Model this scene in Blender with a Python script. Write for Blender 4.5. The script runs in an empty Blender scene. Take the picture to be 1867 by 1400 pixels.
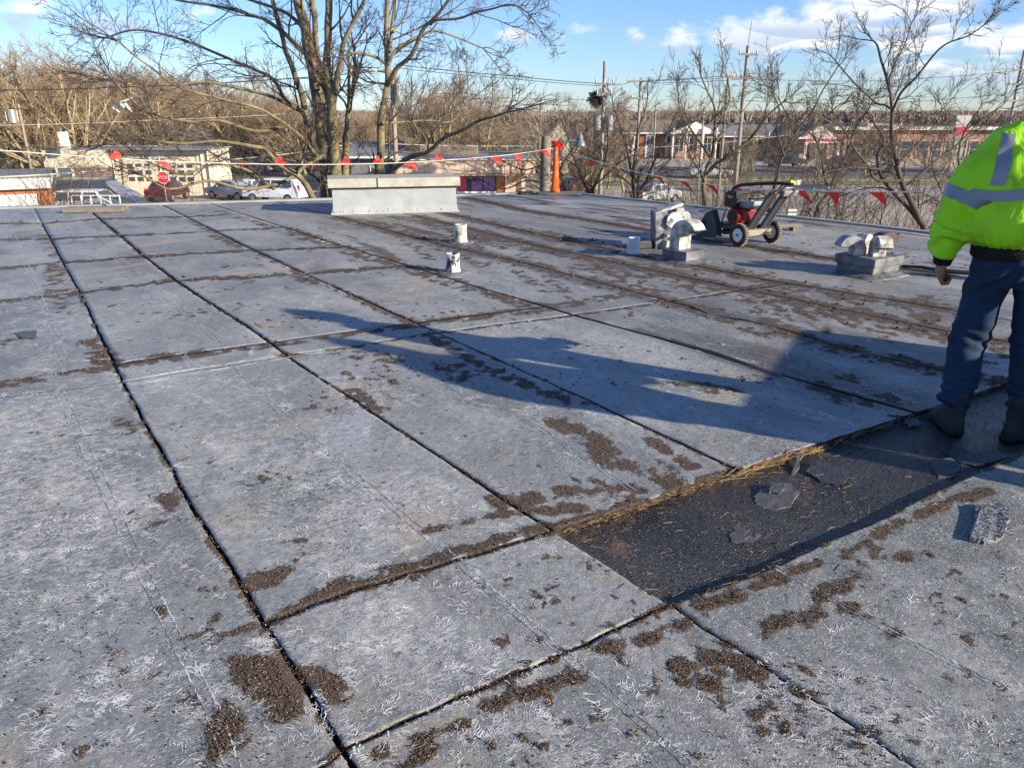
import bpy, bmesh, math, random
import numpy as np
from mathutils import Vector, Matrix, Euler, noise as mnoise
from mathutils.bvhtree import BVHTree
random.seed(7); RNG = np.random.default_rng(7)
C = bpy.context.scene.collection
SC = bpy.context.scene
R = math.radians

# ------------------------------------------------------------ camera, sky, sun
F_PX, PITCH, EYE = 1402.0, R(19.3), 1.6
cd = bpy.data.cameras.new('camera'); cam = bpy.data.objects.new('camera', cd); C.objects.link(cam)
cam.location = (0, 0, EYE); cam.rotation_euler = (R(90) - PITCH, 0, 0)
cd.sensor_fit = 'HORIZONTAL'; cd.sensor_width = 36; cd.lens = 36 * F_PX / 1867
cd.clip_start = 0.05; cd.clip_end = 6000
SC.camera = cam
SUN_AZ, SUN_EL = R(30), R(19.5)          # sun stands behind and right of the camera
SUN_DIR = Vector((math.cos(SUN_AZ) * math.cos(SUN_EL), -math.sin(SUN_AZ) * math.cos(SUN_EL), math.sin(SUN_EL)))
sl = bpy.data.lights.new('sun', 'SUN'); sl.energy = 4.9; sl.angle = R(0.55); sl.color = (1.0, 0.88, 0.70)
so = bpy.data.objects.new('sun', sl); C.objects.link(so)
so.rotation_euler = SUN_DIR.to_track_quat('Z', 'Y').to_euler()
SC.view_settings.view_transform = 'Standard'; SC.view_settings.look = 'None'
SC.view_settings.exposure = 1.0; SC.view_settings.gamma = 1
SC.view_settings.use_curve_mapping = False
SC.render.engine = 'CYCLES'
SC.cycles.max_bounces = 5; SC.cycles.transparent_max_bounces = 4; SC.cycles.use_denoising = True

world = bpy.data.worlds.new('World'); SC.world = world; world.use_nodes = True
wn = world.node_tree; WN = wn.nodes; WL = wn.links; WN.clear()
def wnode(t, **k):
    n = WN.new(t)
    for a, b in k.items(): setattr(n, a, b)
    return n
def wmath(op, a, b=None, c=None, clamp=False):
    n = WN.new('ShaderNodeMath'); n.operation = op; n.use_clamp = clamp
    for i, v in enumerate((a, b, c)):
        if v is None: continue
        if isinstance(v, (int, float)): n.inputs[i].default_value = v
        else: WL.new(v, n.inputs[i])
    return n.outputs[0]
sky = wnode('ShaderNodeTexSky', sky_type='NISHITA', sun_disc=False)
sky.sun_elevation = SUN_EL; sky.sun_rotation = R(90) + SUN_AZ
sky.altitude = 200; sky.air_density = 1.0; sky.dust_density = 0.15; sky.ozone_density = 2.2
tc = wnode('ShaderNodeTexCoord')
sx = wnode('ShaderNodeSeparateXYZ'); WL.new(tc.outputs['Generated'], sx.inputs[0])
az = wmath('ARCTAN2', sx.outputs[0], sx.outputs[1]); el = wmath('ARCSINE', sx.outputs[2])
cb = wnode('ShaderNodeCombineXYZ'); WL.new(az, cb.inputs[0]); WL.new(wmath('MULTIPLY', el, 1.7), cb.inputs[1])
nz = wnode('ShaderNodeTexNoise'); nz.inputs['Scale'].default_value = 12; nz.inputs['Detail'].default_value = 7
nz.inputs['Roughness'].default_value = .62
WL.new(cb.outputs[0], nz.inputs['Vector'])
nz2 = wnode('ShaderNodeTexNoise'); nz2.inputs['Scale'].default_value = 24; nz2.inputs['Detail'].default_value = 5
WL.new(cb.outputs[0], nz2.inputs['Vector'])
def pix_dir(px, py):
    u = (px - 933.5) / F_PX; v = (700 - py) / F_PX
    d = Vector((u, math.cos(PITCH) + v * math.sin(PITCH), -math.sin(PITCH) + v * math.cos(PITCH))).normalized()
    return math.atan2(d.x, d.y), math.asin(d.z)
# individual cumulus puffs of this sky: direction (by bearing and elevation), half width, half height, density
puffs = [(1400, 66, 175, 32, 1.2), (1600, 12, 160, 34, 1.2), (1655, 74, 85, 36, 1.2), (1835, 72, 75, 28, 1.),
         (950, 68, 42, 14, .5), (1080, 56, 34, 11, .45), (1153, 66, 18, 9, .4), (1026, 71, 16, 7, .35),
         (30, 22, 75, 18, .30), (120, 30, 60, 9, .12), (1260, 85, 20, 7, .3), (1480, 104, 26, 9, .3), (1700, 120, 90, 16, .4),
         (1760, 145, 80, 14, .4), (2050, 60, 140, 30, 1), (2300, -30, 160, 40, 1), (-300, -10, 150, 30, .6), (1660, 2, 60, 20, .6)]
acc = None; accb = None
for (px, py, hw, hh, dens) in puffs:
    a0, e0 = pix_dir(px, py); w_ = hw / 1500; h_ = hh / 1500
    dx = wmath('MULTIPLY', wmath('SUBTRACT', az, a0), 1 / w_)
    dy = wmath('MULTIPLY', wmath('SUBTRACT', el, e0), 1 / h_)
    d2 = wmath('ADD', wmath('MULTIPLY', dx, dx), wmath('MULTIPLY', dy, dy))
    m = wmath('MULTIPLY', wmath('SUBTRACT', 1.0, wmath('SQRT', d2)), dens)
    acc = m if acc is None else wmath('MAXIMUM', acc, m)
    up = wmath('MULTIPLY', wmath('GREATER_THAN', m, -0.6), dy)
    accb = up if accb is None else wmath('ADD', accb, up)
nn = wmath('MULTIPLY', wmath('SUBTRACT', nz.outputs[0], 0.5), 2.0)
n3 = wmath('MULTIPLY', wmath('SUBTRACT', nz2.outputs[0], 0.5), 1.3)
cm = wmath('MULTIPLY', wmath('ADD', wmath('ADD', acc, nn), wmath('ADD', n3, 0.06)), 1.7, clamp=True)
# thin wisps everywhere else in the sky
thin = wmath('MULTIPLY', wmath('SUBTRACT', nz.outputs[0], 0.64), 1.3, clamp=True)
cm = wmath('MAXIMUM', cm, wmath('MULTIPLY', thin, 0.7))
mr = wnode('ShaderNodeMapRange'); mr.inputs['From Min'].default_value = -0.8; mr.inputs['From Max'].default_value = 0.6
WL.new(wmath('ADD', accb, n3), mr.inputs['Value'])
cc = wnode('ShaderNodeMix', data_type='RGBA'); WL.new(mr.outputs[0], cc.inputs[0])
cc.inputs[6].default_value = (3.1, 3.6, 4.5, 1); cc.inputs[7].default_value = (6.0, 5.9, 5.9, 1)
tint = wnode('ShaderNodeMix', data_type='RGBA', blend_type='MULTIPLY'); tint.inputs[0].default_value = 1
WL.new(sky.outputs[0], tint.inputs[6]); tint.inputs[7].default_value = (0.56, 0.69, 0.99, 1)
mx = wnode('ShaderNodeMix', data_type='RGBA'); WL.new(wmath('MULTIPLY', cm, 0.85), mx.inputs[0])
WL.new(tint.outputs[2], mx.inputs[6]); WL.new(cc.outputs[2], mx.inputs[7])
bg = wnode('ShaderNodeBackground'); bg.inputs[1].default_value = 0.10
WL.new(mx.outputs[2], bg.inputs[0])
wo = wnode('ShaderNodeOutputWorld'); WL.new(bg.outputs[0], wo.inputs[0])

# ------------------------------------------------------------ point helpers (photo measurements turned into places)
def gp(px, py, z=0.0):
    """point on the level z under the photo position (px,py)"""
    u = (px - 933.5) / F_PX; v = (700 - py) / F_PX
    dy = math.cos(PITCH) + v * math.sin(PITCH); dz = -math.sin(PITCH) + v * math.cos(PITCH)
    t = (z - EYE) / dz
    return Vector((u * t, dy * t, z))
def wp(px, py, Y):
    """point at forward distance Y"""
    u = (px - 933.5) / F_PX; v = (700 - py) / F_PX
    dy = math.cos(PITCH) + v * math.sin(PITCH); dz = -math.sin(PITCH) + v * math.cos(PITCH)
    t = Y / dy
    return Vector((u * t, Y, EYE + dz * t))
GZ = -4.6   # street level

# ------------------------------------------------------------ object helpers
def tag(o, label=None, cat=None, group=None, kind=None):
    if label: o['label'] = label
    if cat: o['category'] = cat
    if group: o['group'] = group
    if kind: o['kind'] = kind
    return o
def empty(name, loc, label, cat, group=None, rz=0.0):
    o = bpy.data.objects.new(name, None); C.objects.link(o)
    o.location = loc; o.rotation_euler = (0, 0, rz); o.empty_display_size = .1
    return tag(o, label, cat, group)
def link(name, me, parent=None):
    o = bpy.data.objects.new(name, me); C.objects.link(o)
    if parent is not None: o.parent = parent
    return o
def copy_tree(o, parent=None):
    c = o.copy(); C.objects.link(c); c.parent = parent
    for ch in list(o.children): copy_tree(ch, c)
    return c

class MB:
    def __init__(s): s.v = []; s.f = []; s.sm = []
    def add(s, vs, fs, smooth=False):
        n = len(s.v); s.v += [tuple(v) for v in vs]
        for f in fs: s.f.append(tuple(i + n for i in f)); s.sm.append(smooth)
        return s
    def box(s, c, d, rot=None):
        x, y, z = d[0] / 2, d[1] / 2, d[2] / 2
        vs = [Vector(p) for p in ((-x,-y,-z),(x,-y,-z),(x,y,-z),(-x,y,-z),(-x,-y,z),(x,-y,z),(x,y,z),(-x,y,z))]
        if rot is not None:
            m = rot if isinstance(rot, Matrix) else Euler(rot).to_matrix()
            vs = [m @ v for v in vs]
        vs = [v + Vector(c) for v in vs]
        return s.add(vs, [(0,3,2,1),(4,5,6,7),(0,1,5,4),(1,2,6,5),(2,3,7,6),(3,0,4,7)])
    def tube(s, pts, rad, n=8, caps=True, smooth=True, flat=1.0):
        pts = [Vector(p) for p in pts]
        if not hasattr(rad, '__len__'): rad = [rad] * len(pts)
        rings = []; ref = None
        for i, p in enumerate(pts):
            t = (pts[min(i+1, len(pts)-1)] - pts[max(i-1, 0)]).normalized()
            if ref is None: ref = t.orthogonal().normalized()
            ref = (ref - t * ref.dot(t)).normalized(); b = t.cross(ref)
            rings.append([p + (ref * math.cos(a) + b * math.sin(a) * flat) * rad[i] for a in [2*math.pi*k/n for k in range(n)]])
        vs = [v for r in rings for v in r]; fs = []
        for i in range(len(pts)-1):
            for k in range(n):
                fs.append((i*n+k, i*n+(k+1) % n, (i+1)*n+(k+1) % n, (i+1)*n+k))
        s.add(vs, fs, smooth)
        if caps:
            s.add(rings[0], [tuple(reversed(range(n)))]); s.add(rings[-1], [tuple(range(n))])
        return s
    def cyl(s, a, b, r, n=12, r2=None, caps=True):
        return s.tube([a, b], [r, r if r2 is None else r2], n, caps)
    def loft(s, secs, n=20, caps=True, p=2.4):
        """secs: (x, y, z, rx, ry) horizontal super-ellipses"""
        vs = []
        for (x, y, z, rx, ry) in secs:
            for k in range(n):
                a = 2*math.pi*k/n; ca, sa = math.cos(a), math.sin(a)
                vs.append((x + rx*math.copysign(abs(ca)**(2/p), ca), y + ry*math.copysign(abs(sa)**(2/p), sa), z))
        fs = [(i*n+k, i*n+(k+1) % n, (i+1)*n+(k+1) % n, (i+1)*n+k) for i in range(len(secs)-1) for k in range(n)]
        if caps: fs += [tuple(reversed(range(n))), tuple(range((len(secs)-1)*n, len(secs)*n))]
        return s.add(vs, fs, True)
    def prism(s, poly, axis_from, axis_to, smooth=False):
        """poly of (Vector) points, swept by the vector axis_to-axis_from"""
        d = Vector(axis_to) - Vector(axis_from); n = len(poly)
        vs = [Vector(p) + Vector(axis_from) for p in poly]; vs += [v + d for v in vs]
        fs = [tuple(reversed(range(n))), tuple(range(n, 2*n))]
        fs += [(i, (i+1) % n, (i+1) % n + n, i+n) for i in range(n)]
        return s.add(vs, fs, smooth)
    def mesh(s, name, m=None):
        me = bpy.data.meshes.new(name); me.from_pydata(s.v, [], s.f)
        me.polygons.foreach_set('use_smooth', s.sm)
        if m: me.materials.append(m)
        me.update(); return me
    def build(s, name, m, parent=None, bevel=0.0, recalc=True):
        me = s.mesh(name, m)
        if recalc:
            bm = bmesh.new(); bm.from_mesh(me); bmesh.ops.recalc_face_normals(bm, faces=bm.faces)
            bm.to_mesh(me); bm.free()
        o = link(name, me, parent)
        if bevel:
            b = o.modifiers.new('bevel', 'BEVEL'); b.width = bevel; b.segments = 2; b.limit_method = 'ANGLE'; b.angle_limit = R(40)
        return o

# ------------------------------------------------------------ materials
def nodes_of(name):
    m = bpy.data.materials.new(name); m.use_nodes = True
    return m, m.node_tree, m.node_tree.nodes['Principled BSDF']
def mat(name, col, rough=.6, col2=None, scale=6., bump=0., bscale=40., metal=0., contrast=.25, detail=5, spec=.4, emit=None, coat=0):
    m, nt, b = nodes_of(name)
    b.inputs['Roughness'].default_value = rough; b.inputs['Metallic'].default_value = metal
    b.inputs['Specular IOR Level'].default_value = spec
    b.inputs['Coat Weight'].default_value = coat
    t = nt.nodes.new('ShaderNodeTexCoord'); n = nt.nodes.new('ShaderNodeTexNoise')
    n.inputs['Scale'].default_value = scale; n.inputs['Detail'].default_value = detail; n.inputs['Roughness'].default_value = .62
    nt.links.new(t.outputs['Object'], n.inputs['Vector'])
    r = nt.nodes.new('ShaderNodeMapRange'); r.inputs['From Min'].default_value = .5 - contrast; r.inputs['From Max'].default_value = .5 + contrast
    nt.links.new(n.outputs[0], r.inputs['Value'])
    x = nt.nodes.new('ShaderNodeMix'); x.data_type = 'RGBA'
    nt.links.new(r.outputs[0], x.inputs[0])
    c2 = col2 if col2 else tuple(c * .8 for c in col)
    x.inputs[6].default_value = (*c2, 1); x.inputs[7].default_value = (*col, 1)
    nt.links.new(x.outputs[2], b.inputs['Base Color'])
    if bump:
        n2 = nt.nodes.new('ShaderNodeTexNoise'); n2.inputs['Scale'].default_value = bscale; n2.inputs['Detail'].default_value = 4
        nt.links.new(t.outputs['Object'], n2.inputs['Vector'])
        bp = nt.nodes.new('ShaderNodeBump'); bp.inputs['Strength'].default_value = 1; bp.inputs['Distance'].default_value = bump
        nt.links.new(n2.outputs[0], bp.inputs['Height']); nt.links.new(bp.outputs[0], b.inputs['Normal'])
    return m
M = {}
M['grey_metal'] = mat('grey_metal', (.30,.31,.31), .45, (.18,.19,.2), 8, metal=.3)
M['curb_membrane'] = mat('curb_membrane', (.36,.38,.38), .55, (.26,.28,.29), 3, bump=.004, bscale=9)
M['cap_metal'] = mat('cap_metal', (.46,.45,.38), .6, (.27,.255,.22), 7, bump=.002, bscale=20)
M['white_paint'] = mat('white_paint', (.74,.74,.70), .5, (.45,.44,.40), 9, contrast=.2)
M['vent_white'] = mat('vent_white', (.74,.72,.66), .55, (.16,.13,.10), 10, contrast=.14, bump=.002, bscale=40)
M['vent_grey'] = mat('vent_grey', (.42,.43,.43), .5, (.16,.16,.17), 10, contrast=.16, bump=.002, bscale=50)
M['tar'] = mat('tar', (.03,.036,.04), .5, (.012,.012,.014), 12, bump=.004, bscale=60)
M['tar_curb'] = mat('tar_curb', (.21,.215,.22), .5, (.035,.04,.045), 8, contrast=.2, bump=.004, bscale=40)
M['rust'] = mat('rust', (.17,.13,.11), .7, (.09,.045,.025), 14, contrast=.15, bump=.002, bscale=50)
M['black_rubber'] = mat('black_rubber', (.02,.02,.021), .7, (.035,.033,.03), 20, bump=.001, bscale=150)
M['black_plastic'] = mat('black_plastic', (.012,.012,.013), .4)
M['dark_frame'] = mat('dark_frame', (.035,.04,.047), .45, (.055,.06,.065), 12)
M['red_engine'] = mat('red_engine', (.30,.012,.015), .35, (.12,.008,.01), 14)
M['steel'] = mat('steel', (.42,.42,.40), .4, (.25,.25,.24), 18, metal=.6)
M['yellow'] = mat('yellow', (.75,.65,.03), .5)
M['wheel_white'] = mat('wheel_white', (.72,.73,.75), .4, (.55,.55,.55), 14)
M['tan_dusty'] = mat('tan_dusty', (.34,.28,.20), .8, (.2,.16,.12), 14)
M['orange'] = mat('orange', (.90,.14,.015), .45, (.72,.10,.01), 5)
M['rope'] = mat('rope', (.72,.70,.64), .7)
M['flag'] = mat('flag', (.90,.045,.03), .6, (.75,.03,.025), 10)
M['wood_grey'] = mat('wood_grey', (.25,.22,.18), .8, (.13,.11,.09), 10, bump=.004, bscale=30)
M['wood_pole'] = mat('wood_pole', (.34,.28,.21), .8, (.2,.16,.12), 3, bump=.004, bscale=30)
M['wood_pole_grey'] = mat('wood_pole_grey', (.30,.27,.24), .8, (.2,.18,.16), 3)
M['cable'] = mat('cable', (.03,.03,.035), .6)
M['cable_pale'] = mat('cable_pale', (.45,.42,.36), .6)
M['bark'] = mat('bark', (.27,.22,.12), .9, (.10,.08,.052), 3, bump=.012, bscale=14, contrast=.18)
M['bark_dark'] = mat('bark_dark', (.10,.078,.055), .9, (.05,.04,.03), 3, bump=.006, bscale=20)
M['twig'] = mat('twig', (.115,.082,.058), .9, (.06,.044,.034), 1.5)
M['twig_grey'] = mat('twig_grey', (.12,.095,.078), .9, (.065,.05,.045), 1.5)
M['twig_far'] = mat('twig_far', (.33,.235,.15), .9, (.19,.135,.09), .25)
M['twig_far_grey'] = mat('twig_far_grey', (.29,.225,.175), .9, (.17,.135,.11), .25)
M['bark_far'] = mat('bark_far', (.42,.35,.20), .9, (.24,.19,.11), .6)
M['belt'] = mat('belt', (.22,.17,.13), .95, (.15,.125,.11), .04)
M['cream'] = mat('cream', (.70,.63,.46), .8, (.5,.45,.33), .8)
M['peach'] = mat('peach', (.70,.50,.36), .8, (.6,.43,.31), .8)
M['beige'] = mat('beige', (.55,.50,.42), .8)
M['brick_pale'] = mat('brick_pale', (.36,.21,.15), .85, (.27,.16,.12), 3)
M['pylon_grey'] = mat('pylon_grey', (.50,.49,.46), .8, (.35,.34,.33), 2)
M['drum'] = mat('drum', (.27,.28,.29), .5, (.18,.19,.2), 4)
M['brick_red'] = mat('brick_red', (.36,.13,.07), .85, (.25,.09,.05), 4)
M['brick_orange'] = mat('brick_orange', (.50,.19,.075), .85, (.38,.14,.06), 5)
M['shingle'] = mat('shingle', (.19,.145,.12), .9, (.13,.10,.085), 3)
M['roof_grey'] = mat('roof_grey', (.22,.23,.24), .8, (.15,.155,.165), 1)
M['roof_brown'] = mat('roof_brown', (.24,.19,.14), .9, (.17,.14,.11), 1)
M['white_wall'] = mat('white_wall', (.75,.74,.70), .7, (.66,.65,.60), 1)
M['glass_dark'] = mat('glass_dark', (.045,.055,.065), .15, (.08,.09,.1), 2, spec=.6)
M['glass_blue'] = mat('glass_blue', (.12,.18,.24), .12, (.07,.1,.13), 2, spec=.7)
M['inner_shade'] = mat('inner_shade', (.02,.018,.016), .9)
M['pink'] = mat('pink', (.72,.05,.16), .7, (.6,.1,.2), 3)
M['purple'] = mat('purple', (.24,.12,.42), .7, (.32,.2,.5), 3)
M['green_trim'] = mat('green_trim', (.05,.22,.09), .6)
M['sign_red'] = mat('sign_red', (.72,.02,.03), .5)
M['awning_red'] = mat('awning_red', (.5,.05,.08), .7)
M['car_white'] = mat('car_white', (.76,.77,.78), .25, (.72,.73,.74), 1, coat=.5)
M['car_silver'] = mat('car_silver', (.42,.45,.48), .3, (.38,.41,.44), 1, metal=.3, coat=.5)
M['car_grey'] = mat('car_grey', (.20,.21,.23), .3, (.18,.19,.2), 1, coat=.5)
M['car_blue'] = mat('car_blue', (.20,.30,.36), .3, (.16,.25,.31), 1, coat=.5)
M['car_red'] = mat('car_red', (.085,.022,.03), .3, None, 1, coat=.5)
M['car_dark'] = mat('car_dark', (.05,.05,.065), .3, None, 1, coat=.5)
M['tail_red'] = mat('tail_red', (.5,.02,.02), .3)
M['skin'] = mat('skin', (.30,.17,.11), .6, (.24,.12,.08), 14)
M['hair'] = mat('hair', (.02,.015,.012), .7)
M['jeans'] = mat('jeans', (.010,.040,.098), .85, (.003,.011,.030), 5, bump=.0015, bscale=220, contrast=.2)
M['jeans_pale'] = mat('jeans_pale', (.25,.33,.34), .85, (.04,.09,.13), 16, contrast=.15)
M['boot'] = mat('boot', (.03,.034,.038), .7, (.012,.013,.015), 14, bump=.002, bscale=60)
M['sole'] = mat('sole', (.012,.012,.012), .8)
M['black_knit'] = mat('black_knit', (.010,.009,.010), .9, bump=.002, bscale=120)
M['reflective'] = mat('reflective', (.28,.29,.34), .38, (.20,.21,.25), 16, spec=.6)
M['straw'] = mat('straw', (.42,.28,.13), .8, (.26,.16,.08), 60)
M['mortar'] = mat('mortar', (.33,.29,.25), .9)

def hivis():
    m, nt, b = nodes_of('hi_vis_fabric')
    b.inputs['Roughness'].default_value = .7
    t = nt.nodes.new('ShaderNodeTexCoord'); n = nt.nodes.new('ShaderNodeTexNoise'); n.inputs['Scale'].default_value = 5; n.inputs['Detail'].default_value = 6
    nt.links.new(t.outputs['Object'], n.inputs['Vector'])
    r = nt.nodes.new('ShaderNodeValToRGB'); r.color_ramp.elements[0].position = .33; r.color_ramp.elements[1].position = .55
    r.color_ramp.elements[0].color = (.27,.54,.006,1); r.color_ramp.elements[1].color = (.36,.79,.006,1)
    nt.links.new(n.outputs[0], r.inputs[0]); nt.links.new(r.outputs[0], b.inputs['Base Color'])
    n4 = nt.nodes.new('ShaderNodeTexNoise'); n4.inputs['Scale'].default_value = 7.5; n4.inputs['Detail'].default_value = 7; n4.inputs['Roughness'].default_value = .7
    nt.links.new(t.outputs['Object'], n4.inputs['Vector'])
    r4 = nt.nodes.new('ShaderNodeMapRange'); r4.inputs['From Min'].default_value = .63; r4.inputs['From Max'].default_value = .72; r4.inputs['To Max'].default_value = .8
    nt.links.new(n4.outputs[0], r4.inputs['Value'])
    x4 = nt.nodes.new('ShaderNodeMix'); x4.data_type = 'RGBA'; nt.links.new(r4.outputs[0], x4.inputs[0]); nt.links.new(r.outputs[0], x4.inputs[6]); x4.inputs[7].default_value = (.05,.09,.012,1)
    nt.links.new(x4.outputs[2], b.inputs['Base Color'])
    n2 = nt.nodes.new('ShaderNodeTexNoise'); n2.inputs['Scale'].default_value = 9; n2.inputs['Detail'].default_value = 3; n2.inputs['Distortion'].default_value = 1.5
    mp = nt.nodes.new('ShaderNodeMapping'); mp.inputs['Scale'].default_value = (1, 1, .45)
    nt.links.new(t.outputs['Object'], mp.inputs[0]); nt.links.new(mp.outputs[0], n2.inputs['Vector'])
    bp = nt.nodes.new('ShaderNodeBump'); bp.inputs['Distance'].default_value = .02; bp.inputs['Strength'].default_value = .8
    nt.links.new(n2.outputs[0], bp.inputs['Height']); nt.links.new(bp.outputs[0], b.inputs['Normal'])
    return m
M['hivis'] = hivis()

# ------------------------------------------------------------ roof membrane material (dirt, chalk and dark bands come as vertex attributes, broken up by noise)
def roof_mat(name, tar=False):
    m, nt, b = nodes_of(name); N = nt.nodes; L = nt.links
    def nd(t, **k):
        n = N.new(t)
        for a, v in k.items(): setattr(n, a, v)
        return n
    def ma(op, a, b_=None, clamp=False):
        n = nd('ShaderNodeMath', operation=op, use_clamp=clamp)
        for i, v in enumerate((a, b_)):
            if v is None: continue
            if isinstance(v, (int, float)): n.inputs[i].default_value = v
            else: L.new(v, n.inputs[i])
        return n.outputs[0]
    def rng(v, a, b_, c=0., d=1.):
        n = nd('ShaderNodeMapRange'); L.new(v, n.inputs['Value'])
        for k, x in (('From Min', a), ('From Max', b_), ('To Min', c), ('To Max', d)): n.inputs[k].default_value = x
        return n.outputs[0]
    def mix(f, a, c):
        n = nd('ShaderNodeMix', data_type='RGBA')
        if isinstance(f, float): n.inputs[0].default_value = f
        else: L.new(f, n.inputs[0])
        for i, v in ((6, a), (7, c)):
            if isinstance(v, tuple): n.inputs[i].default_value = (*v, 1)
            else: L.new(v, n.inputs[i])
        return n.outputs[2]
    tc = nd('ShaderNodeTexCoord')
    def vec(rz=0, sc=(1, 1, 1)):
        mp = nd('ShaderNodeMapping'); mp.inputs['Rotation'].default_value = (0, 0, rz)
        # rotate first, then stretch
        L.new(tc.outputs['Object'], mp.inputs[0])
        m2 = nd('ShaderNodeMapping'); m2.inputs['Scale'].default_value = sc; L.new(mp.outputs[0], m2.inputs[0])
        return m2.outputs[0]
    def noi(v, s, d=4, r=.6, dist=0.):
        n = nd('ShaderNodeTexNoise'); n.inputs['Scale'].default_value = s; n.inputs['Detail'].default_value = d
        n.inputs['Roughness'].default_value = r; n.inputs['Distortion'].default_value = dist
        L.new(v, n.inputs['Vector']); return n.outputs[0]
    P = vec()
    if tar:
        big = noi(P, 2.2, 5); fine = noi(vec(R(-33), (1, 2.4, 1)), 46, 4, .7); spk = noi(P, 170, 2)
        col = mix(rng(big, .35, .65), (.010, .011, .013), (.024, .024, .024))
        col = mix(rng(spk, .67, .70), col, (.34, .30, .24))
        dirt = nd('ShaderNodeAttribute', attribute_name='dirt').outputs['Fac']
        dm = rng(ma('ADD', ma('MULTIPLY', dirt, .6), ma('MULTIPLY', ma('SUBTRACT', noi(P, 60, 5, .7), .5), 2.0)), .50, .65)
        col = mix(dm, col, (.10, .062, .036))
        L.new(col, b.inputs['Base Color']); b.inputs['Specular IOR Level'].default_value = .6
        L.new(rng(big, .3, .7, .22, .45), b.inputs['Roughness'])
        h = ma('ADD', ma('MULTIPLY', fine, .012), ma('MULTIPLY', spk, .003))
        bp = nd('ShaderNodeBump'); bp.inputs['Strength'].default_value = 1; bp.inputs['Distance'].default_value = .9
        L.new(h, bp.inputs['Height']); L.new(bp.outputs[0], b.inputs['Normal'])
        return m
    dirt = nd('ShaderNodeAttribute', attribute_name='dirt').outputs['Fac']
    chalk = nd('ShaderNodeAttribute', attribute_name='chalk').outputs['Fac']
    dark_band = nd('ShaderNodeAttribute', attribute_name='dark_band').outputs['Fac']
    big = noi(P, .55, 5, .6, .4); mid = noi(vec(R(-33), (1, .35, 1)), 2.3, 6, .65, .3); fine = noi(P, 26, 5, .7)
    ptone = nd('ShaderNodeAttribute', attribute_name='tone').outputs['Fac']
    base = mix(rng(ma('ADD', big, ma('MULTIPLY', ma('SUBTRACT', ptone, .5), .16)), .36, .64), (.140, .148, .140), (.345, .350, .322))
    base = mix(ma('MULTIPLY', rng(noi(vec(R(-33), (1, .30, 1)), 1.1, 7, .7, .8), .50, .64), .75), base, (.135, .122, .104))
    base = mix(ma('MULTIPLY', rng(mid, .50, .66), .85), base, (.42, .42, .385))
    base = mix(ma('MULTIPLY', rng(noi(P, .8, 6, .65, 1.2), .57, .68), .75), base, (.42, .45, .47))    # bluish pooled residue
    base = mix(ma('MULTIPLY', rng(noi(vec(R(33), (1, .6, 3)), 1.3, 5, .6, .6), .575, .66), .75), base, (.42, .35, .25))  # tan bleaching
    base = mix(rng(fine, .35, .65, .0, .5), base, (.07, .072, .080))
    base = mix(rng(noi(P, 75, 3, .6), .45, .65, .0, .45), base, (.34, .34, .335))
    base = mix(ma('MULTIPLY', rng(dark_band, .05, .9), rng(noi(vec(R(-33), (1, .2, 1)), 5, 6, .7, .4), .30, .55, .35, 1.)), base, (.066, .054, .046))
    # white crazed marks: short crooked dashes in clusters
    def marks(rz, s, st, th, mthr, ms, dist):
        v = vec(rz, (1, st, 1))
        a = noi(v, s, 3, .65, dist)
        ridge = ma('SUBTRACT', 1.0, ma('MULTIPLY', ma('ABSOLUTE', ma('SUBTRACT', a, .5)), th), clamp=True)
        bb = noi(vec(rz, (1, st * .6, 1)), s * .75, 2, .5, .6)
        cl = noi(P, ms, 4, .6, .5)
        clm = ma('ADD', cl, ma('MULTIPLY', ma('SUBTRACT', chalk, .5), .42))
        gate = ma('MULTIPLY', rng(bb, .52, .555), rng(clm, mthr, mthr + .08))
        return ma('MULTIPLY', rng(ridge, .50, .68), gate)
    w1 = marks(R(-33), 15, 4.0, 15, .575, 1.9, 2.4)
    w2 = marks(R(-8), 22, 3.2, 15, .585, 2.7, 1.8)
    w3 = marks(R(-62), 30, 3.2, 16, .585, 1.3, 2.6)
    fl = noi(vec(R(-25), (1, 2.6, 1)), 70, 2, .55, .8); fl = ma('MULTIPLY', rng(fl, .655, .675), rng(noi(P, 3.4, 4), .40, .60, .25, 1.))
    fl2 = noi(vec(R(-50), (1, 3.2, 1)), 34, 2, .55, 1.6); fl2 = ma('MULTIPLY', rng(fl2, .665, .685), rng(noi(P, 2.1, 4), .42, .58, .15, 1.))
    wsp = rng(noi(P, 130, 2, .5), .70, .74)
    wsp = ma('MULTIPLY', wsp, rng(noi(P, 2.2, 3), .45, .6, .1, 1.))
    w = ma('MAXIMUM', ma('MULTIPLY', ma('MAXIMUM', ma('MAXIMUM', w1, w2), w3), .50), ma('MAXIMUM', ma('MULTIPLY', fl2, .8), ma('MAXIMUM', fl, wsp)))
    wfade = ma('MULTIPLY', w, ma('SUBTRACT', .82, ma('MULTIPLY', dark_band, .45)), clamp=True)
    base = mix(wfade, base, (.80, .79, .75))
    # small dark grit
    g = rng(noi(P, 95, 2, .5), .685, .71)
    g = ma('MULTIPLY', g, rng(noi(P, 3.1, 3), .42, .6, .25, 1.))
    base = mix(ma('MULTIPLY', g, .85), base, (.05, .035, .025))
    # trodden dirt
    dn = ma('ADD', ma('MULTIPLY', ma('SUBTRACT', noi(P, 48, 5, .75, .5), .5), 1.5), ma('MULTIPLY', ma('SUBTRACT', noi(P, 150, 3, .6), .5), .9))
    dm = rng(ma('ADD', dirt, dn), .42, .60)
    dm = ma('MULTIPLY', dm, rng(dirt, .04, .16))
    dcol = mix(rng(noi(P, 120, 3), .4, .62), (.045, .030, .021), (.125, .080, .048))
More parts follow.
